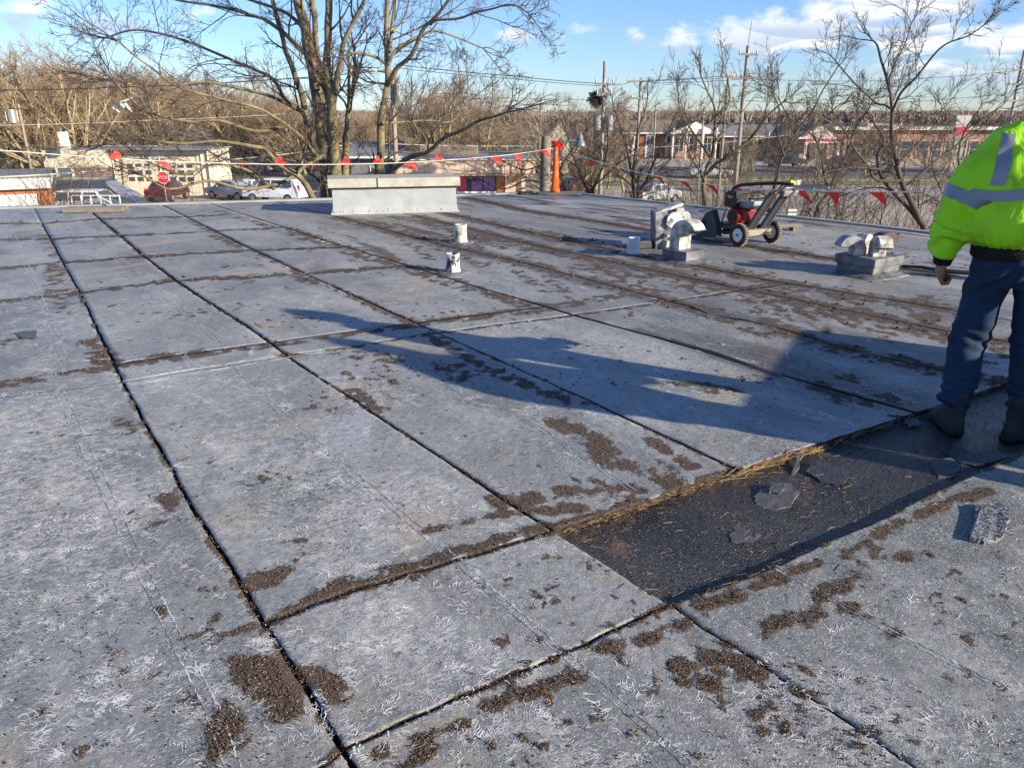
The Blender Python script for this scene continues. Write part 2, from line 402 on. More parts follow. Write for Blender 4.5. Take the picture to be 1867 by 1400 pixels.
    base = mix(ma('MULTIPLY', dm, .93), base, dcol)
    L.new(base, b.inputs['Base Color'])
    rg = rng(noi(P, 5, 4), .3, .7, .42, .62)
    L.new(ma('ADD', rg, ma('MULTIPLY', dm, .35)), b.inputs['Roughness'])
    b.inputs['Specular IOR Level'].default_value = .45
    h = ma('ADD', ma('MULTIPLY', noi(P, 160, 3, .6), .0022), ma('MULTIPLY', dm, .006))
    h = ma('ADD', h, ma('MULTIPLY', noi(P, 9, 4, .6), .010)); h = ma('ADD', h, ma('MULTIPLY', w, .0006))
    h = ma('ADD', h, ma('MULTIPLY', ma('MULTIPLY', dm, noi(P, 150, 2)), .012))
    bp = nd('ShaderNodeBump'); bp.inputs['Strength'].default_value = .9; bp.inputs['Distance'].default_value = 1
    L.new(h, bp.inputs['Height']); L.new(bp.outputs[0], b.inputs['Normal'])
    return m
M['membrane'] = roof_mat('roof_membrane'); M['tar_floor'] = roof_mat('tar_floor', True)
M['cut_edge'] = mat('cut_edge', (.055,.036,.024), .95, (.012,.01,.009), 60, contrast=.15, bump=.002, bscale=120)

# ------------------------------------------------------------ cut lines measured on the roof
def G(pts): return np.array([[gp(x, y).x, gp(x, y).y] for x, y in pts])
A_px = [
 None,
 [(77,410),(112,477),(144,534),(172,594),(206,665),(259,766),(334,900),(478,1137),(622,1372)],
 [(169,389),(225,436),(262,468),(319,511),(366,543),(442,590),(495,627),(536,659),(637,725),(770,812),(1008,968),(1226,1102),(1274,1138),(1345,1181)],
 [(345,399),(394,423),(450,451),(555,500),(600,520),(700,565),(761,592),(795,607),(1050,721),(1300,839),(1340,858)],
 [(409,380),(525,417),(600,442),(731,481),(825,511),(990,558),(1042,575),(1200,617),(1300,647),(1357,666),(1668,753)],
 [(619,397),(814,449),(960,481),(1215,549),(1414,598),(1557,641),(1718,676),(1811,698)],
 [(761,395),(990,451),(1300,517),(1736,607),(1839,625)],
 [(812,389),(941,419),(1087,451),(1400,512),(1700,560)],
 [(852,361),(957,384),(1080,403),(1184,421),(1460,464),(1700,498)],
]
B_px = dict(
 b0=[(595,1395),(625,1370),(830,1280),(1035,1190),(1225,1101),(1370,1046),(1600,948),(1867,823)],
 b1=[(380,1166),(478,1137),(640,1078),(830,1022),(1008,968),(1340,858),(1505,806),(1668,753),(1811,706),(1867,690)],
 b2b=[(0,725),(217,699),(521,650),(600,637),(795,607),(1042,575),(1215,549),(1300,537),(1496,509)],
 b2a=[(0,697),(206,665),(495,624),(600,609),(761,588),(990,560),(1129,535)],
 b3=[(0,550),(146,534),(322,511),(547,500),(731,485)],
 b4=[(0,490),(116,479),(262,468),(457,457),(615,451)],
 b5=[(0,438),(90,436),(225,430),(397,421),(525,415)],
 b6=[(0,408),(77,408),(169,400),(345,395),(409,392)])
def ext_interp(xq, xs, ys):
    xq = np.asarray(xq, float)
    o = np.argsort(xs); xs = xs[o]; ys = ys[o]
    r = np.interp(xq, xs, ys)
    s0 = (ys[min(2, len(xs)-1)]-ys[0])/(xs[min(2, len(xs)-1)]-xs[0]); s1 = (ys[-1]-ys[-min(3, len(xs))])/(xs[-1]-xs[-min(3, len(xs))])
    r = np.where(xq < xs[0], ys[0] + s0*(xq-xs[0]), r); return np.where(xq > xs[-1], ys[-1] + s1*(xq-xs[-1]), r)
def mk(P, ax): return lambda q: ext_interp(q, P[:, ax], P[:, 1-ax])
AF = [None] + [mk(G(p), 1) for p in A_px[1:]]
AF[0] = lambda y: AF[1](y) * 0 - 16.0 + 0*np.asarray(y)
redge = G([(1060,356),(1500,404),(1700,429)])
AF.append(mk(redge, 1)); RIGHT = len(AF)-1
BF = {k: mk(G(p), 0) for k, p in B_px.items()}
ledge = G([(0,382),(400,371),(1000,353)])
BF['top'] = lambda x: np.minimum(mk(ledge, 0)(x), 60)
BF['bot'] = lambda x: np.asarray(x, float)*0 + -2.5 + 0.0
def ledge_y(x): return BF['top'](x)

# dirt strokes (polyline on the roof, half width in metres, strength)
STROKES = []
def st(px, w, s=1.): STROKES.append((G(px), w, s))
st([(500,1128),(560,1100),(640,1070),(740,1040),(830,1012)], .035, 1.15)
st([(600,1080),(700,1052),(780,1032)], .05, .9)
st([(780,968),(860,948),(915,936)], .02, 1.1); st([(900,908),(922,935)], .03, 1.0)
st([(830,1008),(930,978),(1000,962)], .035, 1.05); st([(1008,966),(1180,912),(1340,858)], .03, 1.05)
st([(440,1205),(470,1230),(505,1265),(520,1300)], .045, 1.2); st([(560,1228),(590,1250),(612,1275)], .04, 1.1)
st([(895,1285),(960,1262),(1055,1235)], .022, 1.25); st([(1100,1175),(1150,1168),(1200,1158),(1250,1128)], .03, .95)
st([(1275,1100),(1340,1085),(1425,1052)], .028, 1.2); st([(1450,1040),(1490,1025)], .02, 1.1)
st([(690,1372),(760,1345),(850,1322)], .02, 1.); st([(730,1398),(800,1360)], .02, .9)
st([(1015,768),(1080,800),(1130,850)], .06, .85); st([(1110,840),(1180,850),(1240,880)], .07, .85)
st([(930,915),(1040,895),(1150,900)], .045, .85); st([(1180,800),(1260,850)], .035, .8); st([(1090,880),(1200,905)], .05, .9)
st([(960,935),(1060,925)], .03, .9)
st([(1540,1012),(1620,965),(1700,930),(1800,895)], .028, .9); st([(1570,1022),(1680,1010)], .03, .85)
st([(1400,1150),(1470,1120),(1545,1112)], .04, .85); st([(1300,1200),(1390,1222)], .035, 1.0); st([(1240,1212),(1300,1245)], .03, .85)
st([(1400,1095),(1540,1110),(1620,1150)], .04, .55); st([(1500,1080),(1580,1050)], .03, .8); st([(1600,1000),(1560,1050)], .03, .6)
st([(225,765),(240,790)], .04, .9); st([(300,905),(320,925)], .03, 1.); st([(345,1073),(385,1075)], .015, 1.)
st([(440,1072),(490,1062),(520,1035)], .03, 1.0); st([(535,1025),(550,1010)], .015, 1.); st([(510,990),(555,985)], .012, 1.)
st([(470,1050),(465,1080)], .03, .8); st([(385,1145),(400,1120)], .015, 1.); st([(330,1165),(360,1160)], .01, 1.); st([(290,1110),(300,1125)], .012, 1.)
st([(160,622),(205,665)], .07, .8); st([(95,480),(110,560)], .09, .55); st([(85,430),(98,470)], .08, .5); st([(520,648),(560,650)], .05, 1.)
st([(385,1395),(415,1345),(420,1290)], .03, .9); st([(400,1330),(450,1350)], .03, .9); st([(430,1395),(440,1360)], .02, .9)
st([(640,715),(690,745)], .05, .95); st([(770,790),(785,793)], .012, 1.2); st([(625,675),(640,690)], .02, .9); st([(690,680),(720,700)], .03, .5)
st([(600,520),(700,567),(761,594)], .045, .85); st([(780,610),(880,670),(990,715),(1040,735)], .05, .8); st([(600,645),(700,650),(850,690)], .09, .4)
st([(760,590),(620,612),(500,630)], .035, 1.0); st([(0,699),(206,668),(330,652),(495,626)], .035, .85); st([(280,652),(360,640)], .045, 1.)
st([(761,588),(990,560),(1129,537)], .05, .8); st([(600,640),(795,609),(1042,577),(1300,539)], .022, .8)
for b_, s_ in (('b3', .7), ('b4', .75), ('b5', .75), ('b6', .7)): st(B_px[b_], .10, s_+.05)
st(A_px[4][1:5], .10, .75); st(A_px[5], .12, .85); st(A_px[6], .13, .9); st(A_px[7], .15, .85); st(A_px[8], .15, .85)
for q_ in (5, 6, 7, 8): st([(x+18, y+2) for x, y in A_px[q_]], .09, .6); SO_ = True
st([(x-10, y+5) for x, y in A_px[4][:6]], .08, .6); st([(x, y+6) for x, y in B_px['b2a']], .05, .75)
st([(650,400),(760,430),(850,450)], .12, .6); st([(720,395),(830,420),(960,450),(1080,475)], .13, .65)
st([(860,400),(1000,425),(1120,450)], .14, .6); st([(900,372),(1060,400)], .10, .5); st([(1000,490),(1200,530)], .10, .5); st([(1240,560),(1400,610)], .09, .6)
st([(1300,520),(1500,570),(1700,615)], .07, .6); st([(1380,545),(1600,600)], .06, .5)
st([(800,500),(880,530),(1000,560)], .07, .75); st([(700,470),(800,495)], .05, .7)
st([(1230,700),(1330,712)], .07, .75); st([(1480,700),(1560,735)], .08, .9); st([(1540,690),(1640,730)], .07, .6)
st([(340,400),(450,452),(555,502)], .04, .8); st([(170,392),(320,512),(450,596)], .03, .6); st([(390,430),(440,450)], .09, .7); st([(540,505),(570,515)], .08, .8)
for k in (1, 2, 3): st(A_px[k], .007, .8)
st(B_px['b0'], .016, .9); st(B_px['b1'][:5], .016, .9)
DARK_BANDS = []  # broad strokes that mix the membrane colour towards dark brown
def band_(px, w, s=1.): DARK_BANDS.append((G(px), w, s))
band_([(1380,640),(1500,700),(1640,735)], .22, .75); band_([(1250,600),(1400,660),(1550,690)], .16, .55); band_([(1450,600),(1750,660)], .25, .45)
band_([(900,400),(1180,440)], .35, .55); band_([(900,470),(1250,500)], .4, .35); band_([(1100,500),(1500,560)], .3, .25); band_([(650,410),(800,440)], .3, .45)
band_([(1080,480),(1400,520),(1700,570)], .5, .5); band_([(1300,560),(1500,620)], .3, .5); band_([(1110,455),(1240,470)], .25, .6); band_([(1190,490),(1300,500)], .12, .8)
band_([(1160,600),(1357,666),(1600,735)], .05, .8); band_([(1380,748),(1500,760)], .2, .35)
for a_ in range(26):
    x_ = 640+a_*42; st([(x_, 395+random.random()*70+a_*5), (x_+70, 405+random.random()*70+a_*6), (x_+150, 425+random.random()*80+a_*7)], .07, .50)
band_([(700,400),(1000,440),(1300,500),(1750,590)], .7, .45); band_([(850,380),(1200,430),(1600,500)], .4, .4); band_([(1000,560),(1300,600)], .3, .35); band_([(0,500),(300,480)], .4, .2)
for q_ in (5, 6, 7, 8): band_(A_px[q_], .16, .85)
CHALK = []
def ch_(px, w, s=1.): CHALK.append((G(px), w, s))
ch_([(20,760),(50,830),(60,900),(80,960)], .34, 1.5); ch_([(60,1000),(160,1080)], .3, .6); ch_([(640,700),(720,730)], .16, 1.); ch_([(460,800),(560,900),(620,960)], .30, .8)
ch_([(760,900),(850,900)], .2, .7); ch_([(600,1020),(640,1045)], .09, 1.2); ch_([(880,960),(930,965)], .05, 1.1); ch_([(700,1170),(760,1250)], .15, .8)
ch_([(330,700),(560,780)], .3, .5); ch_([(900,740),(1000,790)], .2, .4); ch_([(560,1180),(680,1120)], .12, .7); ch_([(960,1330),(1100,1390)], .12, .8)
ch_([(1450,1290),(1700,1390)], .2, .5); ch_([(1150,1230),(1300,1380)], .12, .4); ch_([(30,470),(60,640)], .4, .5); ch_([(200,1250),(60,1390)], .15, .6)
ch_([(1440,745),(1530,770)], .06, 1.1); ch_([(1060,990),(1000,1000)], .05, 1.)
def field(x, y, strokes):
    r = np.zeros_like(x)
    for P, w, s in strokes:
        pad = w*3
        if P[:,0].min()-pad > x.max() or P[:,0].max()+pad < x.min() or P[:,1].min()-pad > y.max() or P[:,1].max()+pad < y.min(): continue
        d = np.full_like(x, 1e9)
        for a, b_ in zip(P[:-1], P[1:]):
            ab = b_-a; L2 = (ab**2).sum()+1e-12
            t = np.clip(((x-a[0])*ab[0] + (y-a[1])*ab[1])/L2, 0, 1)
            d = np.minimum(d, (x-a[0]-t*ab[0])**2 + (y-a[1]-t*ab[1])**2)
        r = np.maximum(r, s*np.clip(1.25 - np.sqrt(d)/(w*1.5), 0, 1))
    return r
def vn(x, y, f, seed=0):
    # smooth lattice noise, 0..1
    X = np.asarray(x)*f + 1000.; Y = np.asarray(y)*f + 1000.; i = np.floor(X).astype(np.int64); j = np.floor(Y).astype(np.int64); u = X-i; v = Y-j; u = u*u*(3-2*u); v = v*v*(3-2*v)
    def h(a, b_):
        n = (a*374761393 + b_*668265263 + seed*1442695041) & 0x7fffffff; n = ((n ^ (n >> 13))*1274126177) & 0x7fffffff; return ((n ^ (n >> 16)) & 0xffff)/65535.
    return (h(i, j)*(1-u)+h(i+1, j)*u)*(1-v)+(h(i, j+1)*(1-u)+h(i+1, j+1)*u)*v
def fbm(x, y, f, octv=4, seed=0):
    r = 0; a = 1.; t = 0
    for k in range(octv): r = r + a*vn(x*.94+y*.34, y*.94-x*.34, f*2.03**k, seed+k); t += a; a *= .6
    return r/t - .5
def dirt_field(x, y):
    s_ = np.clip(np.asarray(y)/4., .7, 2.5); f = field(x, y, STROKES)
    n = fbm(x, y, 15., 5, 11)*3.8
    d = np.clip(f*.95 + n*.85*np.clip(f*2.2, 0, 1) - .05, 0, 1.2)
    lit = fbm(x, y, 2.3, 4, 31); lit2 = fbm(x, y, 24., 3, 77)
    sp = np.clip((lit*1.1 + lit2*1.5 - .40)*5, 0, .8)
    far = np.clip((np.asarray(y)-5)/6, 0, 1); sp = np.maximum(sp, np.clip((fbm(x*.83+y*.55, (y*.83-x*.55)*.16, 3.4, 5, 91)*1.7 - .12)*2.6, 0, .80)*far*np.clip((np.asarray(x)+4.5)/3, .25, 1))
    return np.maximum(d, sp)
def wob(x, y, f, amp, ph=0.):
    return amp*(np.sin(x*f*1.0+y*f*.7+ph) + .6*np.sin(x*f*2.3-y*f*1.9+ph*2) + .4*np.sin(y*f*4.1+x*f*3.3+ph*3))/2.
TH = .032
roof = None
mb = MB()
# deck (tar coated) under the panels; it is the floor of the stripped bay
def deck():
    xs = np.arange(-16, 14.01, .5); ys = np.arange(-2.5, 20.01, .5)
    fx = np.arange(-.2, 5.6, .03); fy = np.arange(1.9, 6.2, .03)
    vs = []; fs = []
    poly = [(-16, -2.5), (13.6, -2.5)]
    # outline of the deck follows the roof edge
    P = [(-16.,-2.5),(float(AF[RIGHT](-2.5)),-2.5)] + [(float(AF[RIGHT](y)), y) for y in (4., 10., 14., 16.2)] + [(.9,16.95)] + [(x, float(ledge_y(x))) for x in (-3., -9., -16.)]
    me_ = MB(); me_.prism([Vector((a, b_, -.40)) for a, b_ in P], (0,0,0), (0,0,.40-TH-.006))
    o = me_.build('roof', M['tar_floor'])
    # fine floor sheet in the stripped bay
    return o
roof = deck(); tag(roof, kind='structure')
def panel(i, k, lo, hi, g=(.008, .008, .006, .006), name='membrane_panel', mtl=None, z0=0., th=TH, res=None, parent=None, tilt=0.):
    al, ar, bl, bh = AF[i], AF[k], BF[lo], BF[hi]
    def solve(s, t):
        x = np.zeros_like(s); y = np.full_like(s, 6.)
        for _ in range(60):
            y = .5*y + .5*np.clip((1-t)*bl(x) + t*bh(x), -3, 22); x = .5*x + .5*np.clip((1-s)*al(y) + s*ar(y), -18, 16)
        return x, y
    cx, cy = solve(np.array([0., 1., 0., 1., .5]), np.array([0., 0., 1., 1., .5]))
    w = max(math.hypot(cx[1]-cx[0], cy[1]-cy[0]), math.hypot(cx[3]-cx[2], cy[3]-cy[2]), .3)
    h = max(math.hypot(cx[2]-cx[0], cy[2]-cy[0]), math.hypot(cx[3]-cx[1], cy[3]-cy[1]), .1)
    near = min(cy.min(), cy[4]-0)
    r = res or (.017 if near < 2.4 else (.026 if near < 4.5 else (.045 if near < 8 else .07)))
    nx = int(min(max(w/r, 4), 340)); ny = int(min(max(h/r, 3), 340))
    s = np.linspace(g[0]/w, 1-g[1]/w, nx+1); t = np.linspace(g[2]/h, 1-g[3]/h, ny+1)
    S, T = np.meshgrid(s, t); x, y = solve(S.ravel(), T.ravel())
    x = x.reshape(S.shape); y = y.reshape(S.shape)
    wx = wob(x, y, 2.3, .007, 0.) + wob(x, y, 7.1, .005, 2.); wy = wob(x, y, 2.0, .007, 5.) + wob(x, y, 6.3, .005, 1.)
    x = x + wx; y = y + wy
    # ragged saw edge
    e = np.zeros_like(x); e[0,:] = e[-1,:] = e[:,0] = e[:,-1] = 1
    x = x + e*wob(x, y, 31., .0035, i); y = y + e*wob(x, y, 27., .0035, k+1)
    z = z0 + wob(x, y, 1.7, .0022, i) + wob(x, y, 5.3, .0011, k)
    dedge = np.minimum(np.minimum(S-s[0], s[-1]-S)*w, np.minimum(T-t[0], t[-1]-T)*h)
    z = z + .005*np.exp(-dedge/.05)*(.5+.5*np.sin(x*2.1+y*1.3))          # edges curl up a little
    if tilt: z = z + tilt*np.exp(-np.abs((T-t[-1])*h)/.25)
    dirt = dirt_field(x, y); tone = np.full_like(x, vn(np.array([i*3.7+k]), np.array([len(lo)+cy[4]*2.1]), 1.3, 5)[0]); dark_band = field(x, y, DARK_BANDS); chalk = .38 + field(x, y, CHALK)*.6
    H, W = x.shape; n = H*W
    verts = np.stack([x, y, z], -1).reshape(-1, 3)
    idx = np.arange(n).reshape(H, W)
    q = np.stack([idx[:-1,:-1], idx[:-1,1:], idx[1:,1:], idx[1:,:-1]], -1).reshape(-1, 4)
    ring = np.concatenate([idx[0,:], idx[1:,-1], idx[-1,-2::-1], idx[-2:0:-1,0]])
    low = verts[ring].copy(); low[:,2] = z0-th
    m_ = len(ring); ln = n + np.arange(m_)
    sq = np.stack([ring, ln, np.roll(ln, -1), np.roll(ring, -1)], -1)
    me = bpy.data.meshes.new(name); me.from_pydata(np.vstack([verts, low]).tolist(), [], np.vstack([q, sq]).tolist())
    me.materials.append(mtl or M['membrane']); me.materials.append(M['cut_edge'])
    mi = np.zeros(len(q)+m_, int); mi[len(q):] = 1; me.polygons.foreach_set('material_index', mi)
    sm = np.ones(len(q)+m_, bool); sm[len(q):] = False; me.polygons.foreach_set('use_smooth', sm)
    for nm, arr in (('dirt', dirt), ('dark_band', dark_band), ('chalk', chalk), ('tone', tone)):
        a = me.attributes.new(nm, 'FLOAT', 'POINT'); a.data.foreach_set('value', np.concatenate([arr.ravel(), np.zeros(m_)]).astype('f'))
    me.update()
    return link(name, me, parent or roof)
W1 = (.010, .010, .007, .007)
rows0 = ['b1', 'b2b', 'b2a', 'b3', 'b4', 'b5', 'b6', 'top']
# foreground row below the first long cross cut
panel(0, 1, 'bot', 'b0', (.0, .012, .0, .004)); panel(1, 2, 'bot', 'b0', (.012, .005, .0, .006)); panel(2, RIGHT, 'bot', 'b0', (.005, .0, .0, .006))
# strip left of the first long cut
panel(0, 1, 'b0', 'b2b', (.0, .011, .004, .002)); panel(0, 1, 'b2b', 'b2a', (0, .010, .002, .006))
for a, b_ in (('b2a','b3'),('b3','b4'),('b4','b5'),('b5','b6'),('b6','top')): panel(0, 1, a, b_, (0, .011 if b_ != 'top' else .002, .008, .008))
panel(1, 2, 'b0', 'b1', (.012, .008, .008, .009)); panel(1, 2, 'b1', 'b2b', (.011, .009, .008, .002)); panel(1, 2, 'b2b', 'b2a', (.010, .009, .002, .006))
for a, b_ in (('b2a','b3'),('b3','b4'),('b4','b5'),('b5','b6'),('b6','top')): panel(1, 2, a, b_, (.011 if b_ != 'top' else .002, .011, .008, .008))
for i in (2, 3):
    panel(i, i+1, 'b1', 'b2b', (.009, .011, .0, .005)); panel(i, i+1, 'b2b', 'b2a', (.009, .010, .004, .005))
    for a, b_ in (('b2a','b3'),('b3','b4'),('b4','b5'),('b5','b6'),('b6','top')): panel(i, i+1, a, b_, (.012, .012, .008, .008))
panel(4, 5, 'b1', 'b2b', (.020, .009, .0, .006)); panel(4, 5, 'b2b', 'top', (.012, .012, .005, 0))
panel(5, 6, 'b1', 'b2b', W1); panel(5, 6, 'b2b', 'top', (.013, .013, .006, 0))
panel(6, 7, 'b1', 'b2b', W1); panel(6, 7, 'b2b', 'top', (.013, .013, .006, 0))
panel(7, 8, 'b1', 'top', (.013, .014, .006, 0)); panel(8, RIGHT, 'b1', 'top', (.014, 0, 0, 0))
# the stripped bay: a rough tar floor just under the cut edges
BF['b1x'] = lambda x: BF['b1'](x) + .02; BF['b0x'] = lambda x: BF['b0'](x) - .02
STROKES += [(G([(1025,975),(1340,868),(1500,815)]), .05, .8), (G([(1290,900),(1345,960)]), .12, .7), (G([(1130,985),(1180,1040)]), .06, .8), (G([(1400,840),(1500,900)]), .1, .5)]
panel(2, RIGHT, 'b0x', 'b1x', (-.01, 0, 0, 0), 'tar_bay_floor', M['tar_floor'], -TH+.002, .003, .03)

_V = []; _F = []
for ch in roof.children:
    if ch.name.startswith('membrane_panel') or ch.name.startswith('tar_bay'):
        n0 = len(_V); _V += [tuple(v.co) for v in ch.data.vertices]; _F += [tuple(i+n0 for i in p_.vertices) for p_ in ch.data.polygons]
ROOF_BVH = BVHTree.FromPolygons(_V, _F); del _V, _F
def roof_z(x, y):
    h_ = ROOF_BVH.ray_cast(Vector((x, y, 1)), Vector((0, 0, -1)))[0]; return h_.z if h_ else 0.
# lap seams: thin raised welts with a wavy chalky edge
def ribbon(pxs, w, h, m_, name='lap_seam', wave=.006, parent=None, step=.04, z0=.001, gaps=False):
    P = G(pxs); seg = np.hypot(*(P[1:]-P[:-1]).T); L = np.concatenate([[0], np.cumsum(seg)])
    n = max(int(L[-1]/step), 3); q = np.linspace(0, L[-1], n); x = np.interp(q, L, P[:,0]); y = np.interp(q, L, P[:,1])
    dx = np.gradient(x); dy = np.gradient(y); l = np.hypot(dx, dy); nx_, ny_ = -dy/l, dx/l
    r1 = RNG.normal(0, 1, n); r2 = RNG.normal(0, 1, n)
    vs = []; 
    for k in range(n):
        a = -w/2 + wave*r1[k]; b_ = w/2 + wave*r2[k]
        for o_, z in ((a-.001, -.002), (a, h), (b_, h), (b_+.001, -.002)):
            X_, Y_ = x[k]+nx_[k]*o_, y[k]+ny_[k]*o_; vs.append((X_, Y_, max(roof_z(X_, Y_), -.006)+z+.0011))
    fs = [(4*k+c, 4*k+c+1, 4*k+c+5, 4*k+c+4) for k in range(n-1) for c in range(3)]
    fs = [f for i, f in enumerate(fs) if not gaps or (mnoise.noise((i//3*.35, w*900, pxs[0][0])) > -.12)]
    mm = MB(); mm.add(vs, fs); return mm.build(name, m_, parent or roof, recalc=False)
M['seam'] = mat('seam_chalk', (.42,.43,.44), .6, (.17,.18,.20), 22, contrast=.12, bump=.001, bscale=90)
M['seam_white'] = mat('seam_white', (.50,.50,.49), .6, (.16,.165,.17), 9, contrast=.06)
for pts, off in (([(101,712),(187,900),(240,1019),(311,1165),(375,1292),(412,1400)], 16), ([(8,399),(62,522),(116,659)], 10),
            ([(409,665),(525,766),(675,894),(825,1022),(1020,1191),(1256,1400)], 12), ([(135,391),(225,477),(285,530),(397,624)], 9),
            ([(675,642),(975,777),(1155,897)], 8), ([(1400,1028),(1590,1136),(1720,1203),(1816,1251)], 8)):
    ribbon([(x+off*(y/900+.15), y) for x, y in pts], .0036, .0004, M['seam_white'], wave=.0024, step=.012)
    ribbon([(x-2, y) for x, y in pts], .0026, .0004, M['seam_white'], wave=.0018, step=.012)
ribbon([(240,702),(521,652),(700,622)], .0035, .0004, M['seam_white'], wave=.003, step=.02); ribbon([(116,659),(160,657),(200,655)], .006, .003, M['seam_white'])
ribbon([(250,690),(500,648)], .003, .0004, M['seam_white'], wave=.003, step=.02)

# metal edge strip round the roof
def edge_strip(P, h, w, name, m_):
    mm = MB()
    for a, b_ in zip(P[:-1], P[1:]):
        a = Vector((*a, 0)); b_ = Vector((*b_, 0)); d = (b_-a).normalized(); n = Vector((-d.y, d.x, 0)); 
        q = [a, b_, b_+n*w, a+n*w]
        vs = [v + Vector((0,0,-.35)) for v in q] + [v + Vector((0,0,h)) for v in (q[0]+n*.02, q[1]+n*.02, q[2], q[3])]
        mm.add(vs, [(0,3,2,1),(4,5,6,7),(0,1,5,4),(1,2,6,5),(2,3,7,6),(3,0,4,7)])
    return mm.build(name, m_, roof)
M['edge_metal'] = mat('edge_metal', (.36,.37,.37), .55, (.22,.23,.24), 3)
xs_ = [-16., -9.2, -5.6, -3., .8]; edge_strip([(x, float(ledge_y(x))-.02) for x in xs_], .035, .16, 'roof_edge', M['edge_metal'])
edge_strip([(float(AF[RIGHT](y))+.0, y) for y in (16.9, 14., 12., 8., 3., -2.5)][::-1][::-1], .03, .14, 'roof_edge', M['edge_metal'])
# outer walls of our own building
mw = MB(); yy = float(AF[RIGHT](-2.5))
P = [(-16.,-2.5),(yy-.05,-2.5)] + [(float(AF[RIGHT](y))-.02, y) for y in (4., 10., 14., 16.2)] + [(.9,16.9)] + [(x, float(ledge_y(x))-.02) for x in (-3., -9., -16.)]
mw.prism([Vector((a, b_, GZ)) for a, b_ in P], (0,0,0), (0,0,-GZ-.42)); mw.build('wall', M['brick_red'], roof)

# ------------------------------------------------------------ things on the roof
# big skylight curb
def big_curb():
    a = gp(608, 392); b_ = gp(833, 386); d = (b_-a); L = d.length; ang = math.atan2(d.y, d.x)
    t = empty('roof_curb', (a.x, a.y, 0), 'long grey membrane clad curb with weathered cream metal cap, beside the pennant line', 'roof curb', rz=ang)
    dep = .75; m = MB()
    def ring(x0, x1, y0, y1, z): return [(x0,y0,z),(x1,y0,z),(x1,y1,z),(x0,y1,z)]
    secs = [ring(-.045, L+.045, -.045, dep+.045, 0.0), ring(-.012, L+.012, -.012, dep+.012, .05), ring(0, L, 0, dep, .13), ring(.01, L-.01, .01, dep-.01, .42)]
    vs = [v for s in secs for v in s]; fs = []
    for i in range(3):
        for k in range(4): fs.append((i*4+k, i*4+(k+1)%4, i*4+4+(k+1)%4, i*4+4+k))
    m.add(vs, fs); o = m.build('curb_wall', M['curb_membrane'], t); 
    sd = o.modifiers.new('s', 'SUBSURF'); sd.subdivision_type = 'SIMPLE'; sd.levels = sd.render_levels = 4
    tx = bpy.data.textures.new('puckers', 'CLOUDS'); tx.noise_scale = .25
    dm = o.modifiers.new('d', 'DISPLACE'); dm.texture = tx; dm.strength = .025; dm.mid_level = .5
    m = MB(); m.box((L/2, dep/2, .515), (L+.12, dep+.12, .15)); m.build('curb_cap', M['cap_metal'], t, bevel=.008)
    m = MB(); m.box((L/2, -.0, .425), (L+.02, .03, .02)); m.box((L*.36, -.063, .515), (.02, .006, .15)); m.build('drip_edge', M['dark_frame'], t)
    m = MB(); random.seed(3)
    for k in range(34):
        x = random.uniform(0, L); 
        if x > L*.45 and random.random() < .5: continue
        z = random.uniform(.02, .07); m.box((x, -.022-.02*(1-z/.08), z), (.008, .006, random.uniform(.015,.035)), (R(-35), random.uniform(-.3,.3), 0))
    m.build('sealant_drip', M['white_paint'], t)
big_curb()

def pipe(px, py, h, r, label, m_, dark=False):
    p = gp(px, py); t = empty('vent_pipe', p, label, 'vent pipe', 'short vent pipes')
    m = MB(); n = 20
    prof = [(r+.012, -.01), (r+.012, .02), (r+.004, .035), (r+.001, h*.5), (r+.003, h), (r-.012, h), (r-.014, h-.05)]
    vs = []
    for (rr, z) in prof:
        for k in range(n): a = 2*math.pi*k/n; vs.append((rr*math.cos(a)*(1+.02*math.sin(3*a)), rr*math.sin(a), z))
    fs = [(i*n+k, i*n+(k+1)%n, (i+1)*n+(k+1)%n, (i+1)*n+k) for i in range(len(prof)-1) for k in range(n)]
    m.add(vs, fs, True); m.add([vs[(len(prof)-1)*n+k] for k in range(n)], [tuple(range(n))])
    m.build('sleeve', m_, t)
    m = MB(); m.loft([(0,0,-.005,r+.10,r+.10),(0,0,.006,r+.09,r+.09),(0,0,.012,r+.02,r+.02)], 20); m.build('flashing', M['tar_curb'], t)
    return t
pipe(840, 442, .235, .082, 'short whitewashed vent pipe, the one farther from the camera of the middle pair', M['vent_white'])
pipe(826, 496, .20, .072, 'short vent pipe with peeling black and white paint, nearer of the middle pair', mat('peeling', (.66,.68,.68), .5, (.03,.03,.035), 11, contrast=.06))
pipe(1154, 463, .195, .075, 'short white vent pipe just left of the single gooseneck vent', M['white_paint'])

